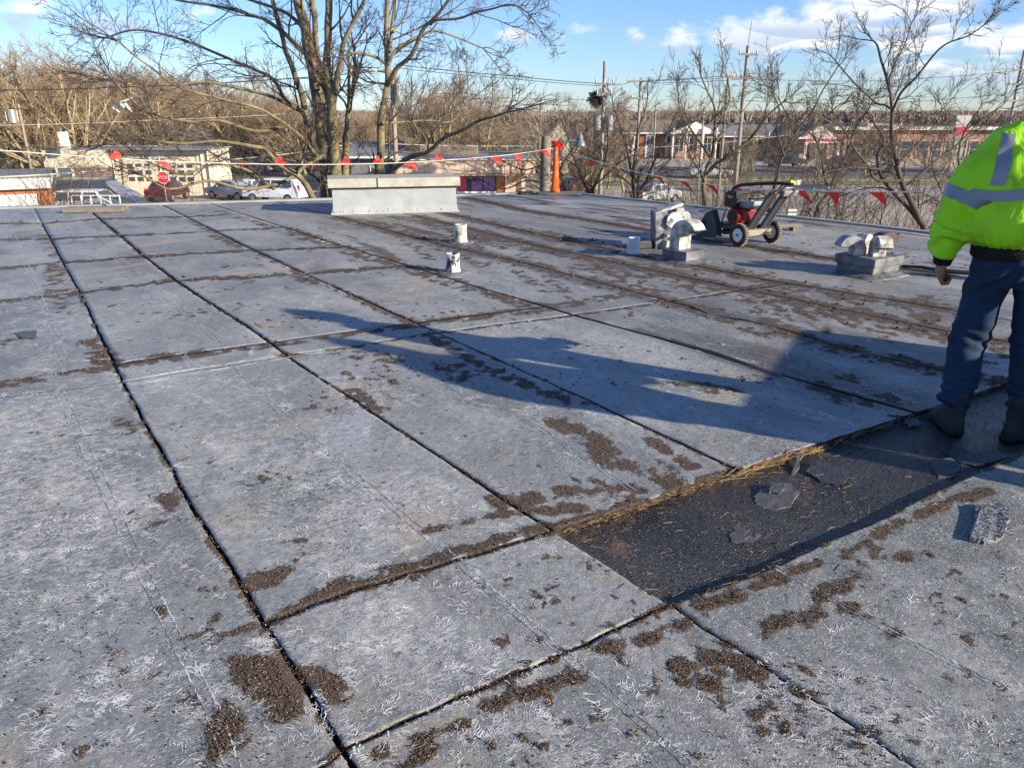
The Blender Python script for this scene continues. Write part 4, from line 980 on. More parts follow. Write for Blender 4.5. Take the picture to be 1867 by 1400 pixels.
# chalky crazing: fine hair-like white threads that lie on the old coating in fans and combs
def crazing(ncl, seed):
    rg = np.random.default_rng(seed); V = []; F = []
    tries = 0; made = 0
    while made < ncl and tries < ncl*12:
        tries += 1; px = rg.uniform(-30, 1890); py = 1400 - (1400-520)*rg.random()**.72; c_ = gp(px, py)
        if in_bay(c_.x, c_.y): continue
        den = .08 + .9*float(field(np.array([c_.x]), np.array([c_.y]), CHALK)[0]) + 1.5*float(fbm(np.array([c_.x]), np.array([c_.y]), 1.6, 3, 55)[0])
        if c_.x > 1.2 and c_.y < 3: den -= .12
        if rg.random() > max(den, .04) or dirt_field(np.array([c_.x]), np.array([c_.y]))[0] > .25: continue
        made += 1; kind = rg.random(); ang = math.radians(33.5) + rg.normal(0, .35) + (math.pi/2 if rg.random() < .3 else 0)
        n = int(rg.integers(3, 20)); ln = rg.uniform(.010, .036)*(1+.14*c_.y); run = ang + math.pi/2 + rg.normal(0, .4); sp = rg.uniform(.004, .009)*(1+.12*c_.y)
        wd = rg.uniform(.0006, .0013)*(1+.20*c_.y)
        for q in range(n):
            o_ = (q-n/2)*sp; a = ang + rg.normal(0, .22) + (.03*(q-n/2) if kind < .35 else 0); l = ln*rg.uniform(.35, 1.2)
            x = c_.x + math.cos(run)*o_ + rg.normal(0, .006); y = c_.y + math.sin(run)*o_ + rg.normal(0, .006)
            if in_bay(x, y): continue
            k0 = len(V); m_ = 5; bad = False; bend = rg.normal(0, .16)
            for j in range(m_):
                w_ = wd*(1-abs(j/(m_-1)*2-1)**2*.7); z = roof_z(x, y)
                if z < -.008: bad = True
                V.append((x-math.sin(a)*w_, y+math.cos(a)*w_, z+.0009)); V.append((x+math.sin(a)*w_, y-math.cos(a)*w_, z+.0009))
                x += math.cos(a)*l/(m_-1); y += math.sin(a)*l/(m_-1); a += bend + rg.normal(0, .42)
            if bad: del V[k0:]; continue
            for j in range(m_-1): F.append((k0+2*j, k0+2*j+1, k0+2*j+3, k0+2*j+2))
    me = bpy.data.meshes.new('chalk_crazing'); me.from_pydata(V, [], F); me.materials.append(M['chalk']); me.update()
    o = link('chalk_crazing', me, roof); o['kind'] = 'stuff'
M['chalk'] = mat('chalk', (.74,.74,.71), .9, (.34,.35,.36), 11, contrast=.12)
crazing(1450, 8)
# brushed on screws, straps and flanges of the vents
def screws(parent, pts, r=.007):
    m = MB()
    for p_ in pts: m.tube([p_, Vector(p_)+Vector((0,0,.004))], [r, r*.7], 6)
    m.build('screw_heads', M['steel'], parent)['kind'] = 'stuff'

# ------------------------------------------------------------ the worker
def remeshed(mb_list, name, m_, parent, voxel, smooth_it=2):
    me = mb_list.mesh(name, None); bm = bmesh.new(); bm.from_mesh(me); bmesh.ops.recalc_face_normals(bm, faces=bm.faces); bm.to_mesh(me); bm.free()
    tmp = bpy.data.objects.new('tmp', me); C.objects.link(tmp)
    r = tmp.modifiers.new('r', 'REMESH'); r.mode = 'VOXEL'; r.voxel_size = voxel; r.use_smooth_shade = True
    if smooth_it:
        s = tmp.modifiers.new('s', 'SMOOTH'); s.factor = .5; s.iterations = smooth_it
    bpy.context.view_layer.update(); dg = bpy.context.evaluated_depsgraph_get()
    out = bpy.data.meshes.new_from_object(tmp.evaluated_get(dg)); bpy.data.objects.remove(tmp)
    out.materials.clear(); out.materials.append(m_); out.polygons.foreach_set('use_smooth', [True]*len(out.polygons))
    return link(name, out, parent)
def displace(o, fn):
    me = o.data; n = len(me.vertices); co = np.empty(n*3); me.vertices.foreach_get('co', co); co = co.reshape(-1,3)
    no = np.empty(n*3); me.vertex_normals.foreach_get('vector', no); no = no.reshape(-1,3)
    co += no*fn(co)[:,None]; me.vertices.foreach_set('co', co.ravel()); me.update()
def vnoise(co, sc, seed=0.):
    return np.array([mnoise.noise((c[0]*sc[0]+seed, c[1]*sc[1], c[2]*sc[2])) for c in co])

def make_worker(loc, yaw, label, group=None):
    # local frame: the worker faces +y, his left is -x ; z up, feet on z = 0
    t = empty('person', loc, label, 'person', group, rz=yaw)
    FL, FR = Vector((-.150, .02, 0)), Vector((.15, -.03, 0))
    hip = {-1: Vector((-.095, .0, .90)), 1: Vector((.095, -.01, .90))}; kn = {-1: Vector((-.135, .05, .48)), 1: Vector((.14, .02, .48))}
    an = {-1: FL+Vector((0, -.02, .10)), 1: FR+Vector((0,-.02,.10))}
    sh = {-1: Vector((-.205, 0, 1.44)), 1: Vector((.205, 0, 1.44))}
    elb = {-1: Vector((-.322, -.03, 1.16)), 1: Vector((.34, .02, 1.17))}
    wr = {-1: Vector((-.318, .05, .885)), 1: Vector((.30, .22, 1.05))}
    # body
    b = MB()
    b.loft([(0,0,.86,.15,.10),(0,0,.95,.16,.11),(0,0,1.10,.15,.105),(0,0,1.30,.18,.115),(0,0,1.42,.19,.10),(0,.0,1.48,.10,.08),(0,.0,1.50,.065,.065)], 24, p=2.2)
    b.tube([(0,0,1.46),(0,.012,1.56),(0,.03,1.62)], [.062,.058,.056], 16)
    b.loft([(0,.055,1.555,.02,.03),(0,.055,1.565,.052,.065),(0,.045,1.60,.064,.082),(0,.035,1.66,.074,.094),(0,.03,1.72,.077,.099),(0,.025,1.77,.068,.088),(0,.022,1.80,.045,.060),(0,.02,1.815,.012,.016)], 24, p=2)
    b.tube([(0,.118,1.70),(0,.150,1.655),(0,.128,1.64)], [.008,.014,.010], 8)      # nose
    b.tube([(-.022,.125,1.615),(.022,.125,1.615)], .009, 8)                            # mouth
    for s in (-1,1):
        b.tube([(s*.078,.02,1.70),(s*.086,.01,1.675),(s*.080,.02,1.645)], [.012,.017,.010], 8)   # ear
        b.tube([hip[s], kn[s], an[s]], [.085,.055,.038], 14)
        b.tube([an[s], an[s]+Vector((0,.10,-.06)), an[s]+Vector((0,.17,-.075))], [.035,.035,.025], 10)
        b.tube([sh[s], elb[s], wr[s]], [.055,.042,.028], 14)
        # hand: palm, four curled fingers, thumb
        d = (wr[s]-elb[s]).normalized(); side = Vector((0,1,0)); side = (side - d*side.dot(d)).normalized(); inn = d.cross(side)*(1 if s < 0 else -1)
        if inn.dot(Vector((-s,0,0))) < 0: inn = -inn
        w0 = wr[s]
        d = d*1.15; side = side*1.22; inn = inn*1.2
        for q in (-.026,-.009,.009,.026): b.tube([w0+side*q*.6, w0+d*.045+side*q, w0+d*.085+side*q*1.05], [.019,.019,.016], 8)
        for q, l in ((.030,.9),(.010,1.),(-.010,.95),(-.029,.78)):
            k0 = w0+d*.085+side*q*1.08; k1 = k0+(d*.030+inn*.018)*l; k2 = k1+(inn*.024-d*.004)*l; k3 = k2+(inn*.004-d*.022)*l
            b.tube([k0, k1, k2, k3], [.0120,.0115,.0108,.0090], 8)
        t0 = w0+d*.022+side*.024; b.tube([t0, t0+d*.030+side*.020+inn*.010, t0+d*.052+side*.014+inn*.026, t0+d*.062+side*-.004+inn*.034], [.016,.0135,.012,.010], 8)
    remeshed(b, 'body', M['skin'], t, .0055, 1)
    h = MB(); h.loft([(0,-.035,1.60,.055,.05),(0,-.022,1.66,.080,.075),(0,.005,1.73,.086,.092),(0,.015,1.79,.070,.080),(0,.02,1.83,.03,.035)], 20, p=2)
    remeshed(h, 'hair', M['hair'], t, .008, 1)
    # jacket
    j = MB()
    j.loft([(0,.0,.965,.215,.165),(-.02,.0,.985,.262,.190),(-.025,-.008,1.03,.285,.200),(-.025,-.012,1.12,.285,.195),(-.02,-.015,1.25,.272,.182),(-.01,-.018,1.36,.262,.168),(0,-.018,1.43,.235,.145),(0,-.015,1.475,.165,.115),(0,-.008,1.51,.105,.09),(0,-.005,1.52,.09,.08)], 36, p=2.3)
    j.loft([(0,-.005,1.49,.098,.088),(0,.0,1.54,.088,.085),(0,.0,1.585,.082,.08)], 24, p=2)
    for s in (-1,1):
        e = elb[s]; w = wr[s]; d1 = (e-sh[s]); d2 = (w-e)
        pts = [sh[s]+Vector((-s*.06,0,.0)), sh[s]+Vector((s*.01,-.005,-.02)), sh[s]+d1*.35, sh[s]+d1*.75, e+Vector((0,-.012,0)), e+d2*.25, e+d2*.55, e+d2*.85, e+d2*.97]
        j.tube(pts, [.098,.108,.096,.088,.084,.086,.086,.078,.052], 20)
    jk = remeshed(j, 'jacket', M['hivis'], t, .011, 3)
    def jd(co):
        z = co[:,2]; arm = (np.abs(co[:,0]) > .27).astype(float)
        f = vnoise(co, (5,5,4), 3.)*.016 + vnoise(co, (13,13,5), 9.)*.010 - np.abs(vnoise(co, (9,9,6), 19.))*.012
        hem = np.exp(-((z-1.0)/.06)**2)
        f += (1-arm)*hem*.005*np.sin(np.arctan2(co[:,1], co[:,0])*34 + vnoise(co,(6,6,6))*5)
        f += arm*np.clip((1.2-z)/.1,0,1)*.011*np.sin(z*75 + 14*co[:,0] + vnoise(co,(9,9,9))*5)
        f += (1-arm)*.006*np.sin(co[:,0]*26+z*5+vnoise(co,(4,4,3))*4)*np.clip((1.3-z)/.3,0,1)
        return f
    def lean(o, amt=.075):
        me = o.data; n = len(me.vertices); co = np.empty(n*3); me.vertices.foreach_get('co', co); co = co.reshape(-1,3); u = np.clip((co[:,2]-1.30)/.20, 0, 1); co[:,0] += amt*u*u*(3-2*u); me.vertices.foreach_set('co', co.ravel()); me.update()
    for q_ in [jk] + [c__ for c__ in t.children if c__.name.split('.')[0] in ('body', 'hair')]: lean(q_)
    displace(jk, jd)
    # knit hem, cuffs, collar line
    k = MB(); k.loft([(0,0,.905,.205,.150),(0,0,.915,.212,.158),(0,0,.985,.215,.165),(0,0,1.0,.18,.13)], 36, p=2.3); k.build('waistband', M['black_knit'], t)
    for s in (-1,1):
        d2 = (wr[s]-elb[s]); k = MB(); k.tube([elb[s]+d2*.84, elb[s]+d2*1.02, elb[s]+d2*1.10], [.052,.046,.042], 18); k.build('cuff', M['black_knit'], t)
    # reflective bands, laid on the jacket surface
    bm_ = bmesh.new(); bm_.from_mesh(jk.data); bv = BVHTree.FromBMesh(bm_); bm_.free()
    def cast(o, d):
        h_, n_, i_, ds = bv.ray_cast(Vector(o), Vector(d)); return (h_, n_) if h_ is not None else (None, None)
    def strip(rows, name='reflective_band'):
        vs = []; nr = len(rows); nc = len(rows[0]); ok = True; last = None
        for r_ in rows:
            for (o, d) in r_:
                h_, n_ = cast(o, d)
                if h_ is None: h_, n_ = (last if last else (Vector(o), Vector(d)*-1))
                last = (h_, n_); vs.append(h_ - Vector(d).normalized()*.0035)
        fs = [(a*nc+c, a*nc+c+1, (a+1)*nc+c+1, (a+1)*nc+c) for a in range(nr-1) for c in range(nc-1)]
        m = MB(); m.add(vs, fs, True); o = m.build(name, M['reflective'], t, recalc=False); return o
    # round the body
    rows = []
    for zi in range(4):
        z = 1.195 + .048*zi/3
        rows.append([((math.cos(a)*.9, math.sin(a)*.9-.012, z + .012*math.sin(a*3)), (-math.cos(a), -math.sin(a), 0)) for a in [math.pi*1.0 + R(14) + (math.pi-R(28))*k_/70 for k_ in range(71)]])
    strip(rows)
    # two braces from the round band up over the shoulders
    for s, x0_ in ((-1, -.205), (1, -.065)):
        rows = []
        for k_ in range(24):
            u = k_/23; z = 1.252+.225*u; xc = x0_ + .03*u
            rows.append([((xc-.026+.052*c/5, -.9, z), (0,1,0)) for c in range(6)])
        strip(rows)
    # sleeve bands
    for s in (-1,1):
        a = sh[s].lerp(elb[s], .86); d = (elb[s]-sh[s]).normalized(); u_ = Vector((0,1,0)); v_ = d.cross(u_).normalized()
        rows = []
        for k_ in range(4):
            c_ = a + d*(.055*k_/3-.02)
            rows.append([(c_ + (u_*math.cos(q)+v_*math.sin(q))*.17, -(u_*math.cos(q)+v_*math.sin(q))) for q in [2*math.pi*i/30 for i in range(31)]])
        vs = []; nc = 31
        for r_ in rows:
            for (o, d_) in r_:
                h_, n_ = cast(o, d_)
                if h_ is None: h_ = Vector(o)+Vector(d_)*.07
                vs.append(h_ - Vector(d_)*.0035)
        m = MB(); m.add(vs, [(i*nc+c, i*nc+c+1, (i+1)*nc+c+1, (i+1)*nc+c) for i in range(3) for c in range(nc-1)], True); m.build('reflective_band', M['reflective'], t, recalc=False)
    # seam yoke line and side label
    rows = [[((-.235+.0035*c, -.9, 1.02+.38*k_/12), (0,1,0)) for c in range(2)] for k_ in range(13)]
    # jeans
    j = MB()
    j.loft([(0,0,.77,.17,.13),(0,-.005,.82,.185,.15),(0,-.005,.90,.195,.155),(0,0,.97,.19,.145)], 28, p=2.3)
    for s in (-1,1):
        top = Vector((s*.095, -.005, .86)); a_ = an[s]; k_ = kn[s]
        pts = [top, top.lerp(k_, .3)+Vector((s*.006,0,0)), top.lerp(k_, .65), k_+Vector((0,-.005,0)), k_.lerp(a_, .35)+Vector((0,-.018,0)), k_.lerp(a_, .7)+Vector((0,-.014,0)), a_+Vector((0,-.005,.085)), a_+Vector((0,.0,.05))]
        j.tube(pts, [.105,.102,.093,.085,.083,.080,.083,.082], 20)
    jn = remeshed(j, 'jeans', M['jeans'], t, .010, 3)
    def dd(co):
        z = co[:,2]; low = np.clip((.36-z)/.2, 0, 1); knee = np.exp(-((z-.5)/.07)**2)
        f = vnoise(co, (7,7,5), 1.)*.016 + vnoise(co, (16,16,9), 4.)*.008 + low*.011*np.sin(z*105+co[:,0]*16+vnoise(co,(8,8,8))*5)
        f += knee*.006*np.sin(z*90+co[:,0]*22+vnoise(co,(8,8,8),2)*3)
        f += np.exp(-((z-.80)/.09)**2)*.008*np.sin((z+np.abs(co[:,0])*1.1)*60+vnoise(co,(6,6,6),5)*3)
        return f
    displace(jn, dd)
    bm_ = bmesh.new(); bm_.from_mesh(jn.data); bv2 = BVHTree.FromBMesh(bm_); bm_.free()
    def patch(poly, m_, name, off=.003):
        n = 8; vs = []
        (x0,z0),(x1,z1),(x2,z2),(x3,z3) = poly
        for i in range(n+1):
            for k_ in range(n+1):
                u, v = i/n, k_/n; x = (x0*(1-u)+x1*u)*(1-v)+(x3*(1-u)+x2*u)*v; z = (z0*(1-u)+z1*u)*(1-v)+(z3*(1-u)+z2*u)*v
                h_ = bv2.ray_cast(Vector((x,-.9,z)), Vector((0,1,0)))[0]
                vs.append((h_ if h_ else Vector((x,-.1,z)))+Vector((0,-off,0)))
        m = MB(); m.add(vs, [(i*(n+1)+k_, i*(n+1)+k_+1, (i+1)*(n+1)+k_+1, (i+1)*(n+1)+k_) for i in range(n) for k_ in range(n)], True)
        return m.build(name, m_, t, recalc=False)
    for s in (-1,1): patch([(s*.10-.058,.87),(s*.10+.058,.87),(s*.10+.052,.77),(s*.10-.052,.77)], M['jeans'], 'back_pocket')
    for s in (-1,1):
        f = FL if s < 0 else FR; yawf = R(6) if s < 0 else R(-48)
        m = MB()
        m.loft([(0,.045,.018,.052,.150),(0,.045,.045,.053,.150),(0,.035,.075,.050,.135),(0,.005,.105,.047,.095),(0,-.022,.14,.048,.068),(0,-.025,.20,.050,.062),(0,-.02,.24,.052,.062)], 24, p=2.5)
        o = remeshed(m, 'boot', M['boot'], t, .009, 2); o.location = f + Vector((0,-.02,0)); o.rotation_euler = (0,0,yawf)
        displace(o, lambda co: vnoise(co, (18,18,24), 2.)*.005)
        m = MB(); m.loft([(0,.045,0,.052,.155),(0,.045,.022,.057,.160),(0,.045,.030,.054,.154)], 24, p=2.7); m.build('sole', M['sole'], o)
    return t
p = gp(1793, 788, -TH)
w1 = make_worker((2.55, 3.86, -TH+.004), R(-15), 'person in lime hi-vis jacket and jeans seen from behind, standing in the stripped bay')
w1.scale = (1.035,1.035,1.045)
# things just outside the right edge of the picture that throw their shadows across the roof
w2 = copy_tree(w1); w2['label'] = 'second person in hi-vis jacket and jeans standing just right of the picture edge'
w2.location = (3.22, 2.86, 0.0); w2.rotation_euler = (0, 0, R(20))
t = empty('rooftop_unit', (4.96, 3.20, 0), 'grey rooftop ventilation unit outside the right edge of the picture', 'rooftop unit', rz=R(60))
m = MB(); m.box((0,0,.12),(2.05,1.06,.24)); m.build('base', M['curb_membrane'], t); m = MB(); m.box((0,0,.68),(1.98,1.0,.88)); m.build('housing', M['grey_metal'], t, bevel=.02)
m = MB()
for k in range(8): m.box((0,-.505,.4+.07*k),(1.5,.02,.02))
m.build('grille', M['dark_frame'], t)

# ------------------------------------------------------------ street level ground
def sheet(name, pts, z, m_):
    m = MB(); m.add([(x, y, z) for x, y in pts], [tuple(range(len(pts)))]); o = m.build(name, m_, None, recalc=False); return tag(o, kind='structure')
M['ground'] = mat('ground', (.23,.20,.13), .95, (.14,.13,.08), .12, contrast=.2)
M['asphalt_pale'] = mat('asphalt_pale', (.42,.37,.29), .9, (.29,.255,.205), .25, contrast=.2)
M['asphalt'] = mat('asphalt', (.13,.13,.13), .9, (.09,.09,.09), .3)
M['grass'] = mat('grass', (.16,.17,.05), .95, (.22,.19,.09), .5)
M['concrete'] = mat('concrete', (.48,.44,.37), .9, (.38,.35,.3), .6)
M['leaf_litter'] = mat('leaf_litter', (.34,.25,.15), .95, (.16,.12,.08), 1.2, contrast=.15)
sheet('ground', [(-3000,-60),(3000,-60),(3000,5000),(-3000,5000)], GZ, M['ground'])
sheet('parking_lot', [(2,19),(60,8),(90,76),(60,77),(4,72)], GZ+.012, M['asphalt_pale'])
sheet('parking_lot', [(-60,30),(1.5,26),(1.5,75),(-60,80)], GZ+.008, M['asphalt_pale'])
sheet('grass_strip', [(8,74),(120,72),(120,82),(8,84)], GZ+.02, M['grass'])
sheet('pavement', [(8,79),(120,77),(120,78.2),(8,80.2)], GZ+.03, M['concrete'])
sheet('road', [(-80,85),(140,83),(140,97),(-80,99)], GZ+.016, M['asphalt'])
sheet('parking_lot', [(10,99),(200,97),(200,150),(10,150)], GZ+.012, M['asphalt_pale'])
sheet('leaf_litter', [(-14,17.3),(3,18),(14,3),(22,4),(6,24),(-14,24)], GZ+.024, M['leaf_litter'])

# ------------------------------------------------------------ trees
def fast_tubes(segs, n, name, m_, parent):
    """segs: array k x 8 (ax ay az bx by bz ra rb) -> one mesh of open prisms"""
    S = np.asarray(segs, float); k = len(S); A = S[:,0:3]; B = S[:,3:6]; d = B-A; d /= np.linalg.norm(d, axis=1)[:,None]+1e-9
    up = np.where(np.abs(d[:,2:3]) > .9, np.array([[1.,0,0]]), np.array([[0,0,1.]])); u = np.cross(d, up); u /= np.linalg.norm(u, axis=1)[:,None]+1e-9; v = np.cross(d, u)
    an = np.arange(n)*2*math.pi/n; ca, sa = np.cos(an), np.sin(an)
    off = u[:,None,:]*ca[None,:,None] + v[:,None,:]*sa[None,:,None]
    V = np.concatenate([A[:,None]+off*S[:,6,None,None], B[:,None]+off*S[:,7,None,None]], 1).reshape(-1,3)
    i = np.arange(n); q = np.stack([i, (i+1)%n, (i+1)%n+n, i+n], -1)[None] + 2*n*np.arange(k)[:,None,None]; q = q.reshape(-1,4)
    me = bpy.data.meshes.new(name); me.vertices.add(len(V)); me.vertices.foreach_set('co', V.ravel()); me.loops.add(q.size); me.loops.foreach_set('vertex_index', q.ravel())
    me.polygons.add(len(q)); me.polygons.foreach_set('loop_start', np.arange(0, q.size, 4)); me.polygons.foreach_set('loop_total', np.full(len(q), 4)); me.polygons.foreach_set('use_smooth', np.ones(len(q), bool))
    me.materials.append(m_); me.update(calc_edges=True); me.validate()
    return link(name, me, parent) if name else me
def rot_about(d, ang, rnd):
    p_ = d.orthogonal().normalized(); p_.rotate(Matrix.Rotation(rnd.uniform(0, 6.283), 3, d)); return (d*math.cos(ang)+p_*math.sin(ang)).normalized()
def grow(out, p, d, L, r, lvl, maxl, rnd, cfg):
    n = cfg['n'][lvl]; step = L/n; d = d.copy(); nch = cfg['ch'][lvl] if lvl < maxl else 0
    r1 = r*cfg.get('taper', .45) if lvl < maxl else r*.5; q = p.copy(); ang0 = rnd.uniform(0, 6)
    spots = sorted(rnd.uniform(.15, .98) for _ in range(nch)); si = 0
    for i in range(n):
        ra = r + (r1-r)*i/n; rb = r + (r1-r)*(i+1)/n
        d = (d + Vector((rnd.gauss(0,1), rnd.gauss(0,1), rnd.gauss(0,1)+cfg['up']))*cfg['wig']).normalized()
        q2 = q + d*step; out[lvl].append((*q, *q2, ra, rb))
        while si < nch and spots[si] <= (i+1)/n:
            u = spots[si]; c0 = q.lerp(q2, (u*n) % 1); a = R(rnd.uniform(*cfg['ang']))
            grow(out, c0, rot_about(d, a, rnd), L*rnd.uniform(*cfg['len'])*(1.15-.6*u), max(ra*rnd.uniform(.45,.65), cfg['rmin']), lvl+1, maxl, rnd, cfg); si += 1
        q = q2
def limb_tube(m, pts, radii, n=9):
    # Catmull-Rom through the measured points
    P = [pts[0]*2-pts[1]] + pts + [pts[-1]*2-pts[-2]]; Q = []; RR = []
    for i in range(1, len(P)-2):
        for k in range(4):
            u = k/4; a, b_, c_, d_ = P[i-1], P[i], P[i+1], P[i+2]
            Q.append(.5*((2*b_)+(c_-a)*u+(2*a-5*b_+4*c_-d_)*u*u+(3*b_-a-3*c_+d_)*u**3)); RR.append(radii[i-1]+(radii[i]-radii[i-1])*u)
    Q.append(pts[-1]); RR.append(radii[-1])
    for i in range(1, len(Q)-1): Q[i] = Q[i] + Vector((mnoise.noise(Q[i]*1.7), mnoise.noise(Q[i]*1.7+Vector((9,0,0))), 0))*.05
    m.tube(Q, RR, n); return Q, RR
def px_r(w, Y): return w/2*Y/ F_PX
def measured_tree(name, limbs, Y, label, cat, twigcfg, mt, mtw, dens=1.0, group=None, seed=1, dig=True):
    """limbs: list of (points_px, width0_px, width1_px, dY0, dY1, is_stem)"""
    rnd = random.Random(seed); b0 = wp(*limbs[0][0][0], Y); base = Vector((b0.x, Y, GZ))
    t = empty(name, base, label, cat, group); segs = {i: [] for i in range(6)}
    trunk = MB(); limb_m = []
    for li, (pp, w0, w1, d0, d1, stem) in enumerate(limbs):
        n = len(pp); P = []
        for i, (x, y) in enumerate(pp):
            u = i/(n-1); P.append(wp(x, y, Y + d0 + (d1-d0)*u))
        RR = [px_r(w0+(w1-w0)*(i/(n-1))**.8, Y) for i in range(n)]
        if stem:
            f = P[0]; P = [Vector((base.x + (f.x-base.x)*.45, f.y*.5+base.y*.5, GZ-.1)), f.lerp(Vector((base.x + (f.x-base.x)*.5, base.y, GZ)), .45)] + P; RR = [RR[0]*1.5, RR[0]*1.12] + RR
        P = [q-base for q in P]; m = MB(); Q, QR = limb_tube(m, P, RR, 10 if w0 > 8 else 7)
        o = m.build('trunk' if stem else 'limb', mt, t)
        # side shoots
        acc_ = 0.; 
        for i in range(len(Q)-1):
            if stem and Q[i].z + base.z < -1.5: continue
            l = (Q[i+1]-Q[i]).length; r_ = QR[i]; acc_ += l*dens*(1.1 if r_ > .07 else 2.6)*(1.6 if r_ < .03 else 1)
            while acc_ > rnd.random()*1.0:
                acc_ -= 1.0; d = (Q[i+1]-Q[i]).normalized(); a = R(rnd.uniform(28, 75)); dd = rot_about(d, a, rnd); dd = (dd+Vector((0,0,.25))).normalized()
                grow(segs, Q[i].lerp(Q[i+1], rnd.random()), dd, rnd.uniform(*twigcfg['L0']), min(max(r_*.42, twigcfg['rmin']*1.6), twigcfg['r0']), 0, twigcfg['max'], rnd, twigcfg)
        # crown end
        d = (Q[-1]-Q[-2]).normalized()
        for _ in range(3): grow(segs, Q[-1], (d+Vector((rnd.gauss(0,.35),rnd.gauss(0,.35),rnd.gauss(0,.3)))).normalized(), rnd.uniform(*twigcfg['L0'])*.8, max(QR[-1]*.8, twigcfg['rmin']), 0, twigcfg['max'], rnd, twigcfg)
    s0 = segs[0]+segs[1]; s1 = sum((segs[i] for i in range(2, 6)), [])
    if s0: fast_tubes(s0, 4, 'branches', mtw, t)['kind'] = 'stuff'
    if s1: fast_tubes(s1, 3, 'twigs', mtw, t)['kind'] = 'stuff'
    return t, len(s0)+len(s1)
cfg_big = dict(n=[6,5,4,3], ch=[5,4,2], ang=(25,55), len=(.48,.70), up=.22, wig=.15, rmin=.0055, taper=.4, L0=(.8,1.9), r0=.028, max=3)
# the large many-stemmed tree beyond the roof edge
big = [
 ([(598,330),(594,285),(590,243),(578,171),(567,109),(558,57),(547,17),(540,-30),(530,-90)], 30, 13, 0, .5, 1),
 ([(613,330),(611,285),(607,243),(604,186),(597,129),(597,71),(598,0),(602,-80)], 21, 10, -.6, -.9, 1),
 ([(606,195),(612,150),(621,114),(627,77),(650,29),(667,-5),(690,-60)], 11, 5, -.7, -1.6, 0),
 ([(628,328),(631,271),(633,229),(638,190),(645,160)], 14, 7, -.4, -.2, 1),
 ([(634,228),(637,171),(635,109),(640,88)], 8, 3, -.3, .3, 0),
 ([(600,190),(593,165),(581,114),(573,43),(567,-5),(560,-80)], 13, 8, .2, .9, 0),
 ([(578,165),(567,109),(550,92),(513,57),(484,37),(467,31),(400,12),(330,2),(250,-20)], 11, 3, 0, 2.5, 0),
 ([(596,330),(583,288),(570,258),(561,229),(550,171),(532,120),(516,74),(496,0),(480,-50)], 17, 6, .6, 1.6, 1),
 ([(602,325),(590,297),(575,280),(553,257),(524,229),(496,211),(467,197),(400,180),(330,160),(270,120),(215,75)], 8, 2.5, -.2, -3.0, 1),
 ([(595,400),(578,372),(560,340),(540,318),(513,303),(484,274),(467,268),(400,258),(330,262),(255,255),(200,262)], 13, 2.0, -1.6, -4.0, 1),
 ([(562,232),(553,206),(524,186),(496,143),(467,129),(400,100),(330,72),(250,55),(190,70)], 9, 3, .6, 3.0, 0),
 ([(553,206),(500,178),(430,160),(360,150),(290,165),(220,150)], 7, 3, .5, -1.5, 0),
 ([(524,229),(470,240),(400,220),(340,222),(260,200),(210,150)], 7, 3, -1., -2.5, 0),
 ([(588,285),(560,300),(520,330),(450,345),(380,330),(310,345),(260,320)], 8, 3, -1.2, -3.5, 0),
 ([(500,345),(450,310),(390,300),(330,318),(280,300)], 6, 2.5, -2., -3.5, 0),
 ([(558,57),(530,30),(500,15),(440,-5),(380,-30)], 8, 3, .4, 1.6, 0),
]
t_, n1 = measured_tree('maple_tree', big, 21.0, 'large many stemmed bare tree left of centre, its stems rising behind the roof curb', 'tree', cfg_big, M['bark'], M['twig_grey'], .60, seed=11)
rt = [
 ([(692,335),(690,318),(695,271),(696,214),(704,171),(708,149),(705,114),(704,57),(707,0),(712,-70)], 17, 7, 0, .6, 1),
 ([(707,155),(712,146),(724,126),(750,100),(770,57),(795,31),(821,-5),(850,-60)], 10, 4, -.1, -1.4, 0),
 ([(706,118),(710,109),(724,89),(753,71),(790,57),(835,70),(880,88)], 7, 2.5, 0, 1.5, 0),
 ([(785,45),(795,37),(838,34),(867,23),(896,17),(934,9),(962,24)], 5, 2, -1.2, -2.5, 0),
 ([(709,95),(712,80),(716,29),(724,-10),(735,-60)], 8, 4, .2, .8, 0),
 ([(694,335),(704,320),(722,306),(738,291),(760,283),(781,277),(810,251),(838,240),(867,223),(896,214),(925,205)], 11, 3, -.8, -3., 1),
 ([(696,225),(720,224),(781,220),(824,222),(845,190)], 5, 2.5, 0, 1.2, 0),
 ([(700,300),(712,285),(760,258),(760,240),(752,222)], 5, 2.5, -.3, -.8, 0),
 ([(704,120),(681,103),(644,97),(625,105)], 5, 4, .1, -.8, 0),
 ([(717,60),(740,25),(750,-10)], 4, 2, .3, 1.5, 0),
]
t_, n2 = measured_tree('maple_tree', rt, 20.5, 'tall bare tree with a single forking trunk, just right of the many stemmed tree', 'tree', cfg_big, M['bark'], M['twig_grey'], .55, seed=12)
cfg_s = dict(n=[6,5,3,3], ch=[6,4,3], ang=(18,48), len=(.45,.65), up=.22, wig=.16, rmin=.0038, taper=.4, L0=(.4,.95), r0=.014, max=2)
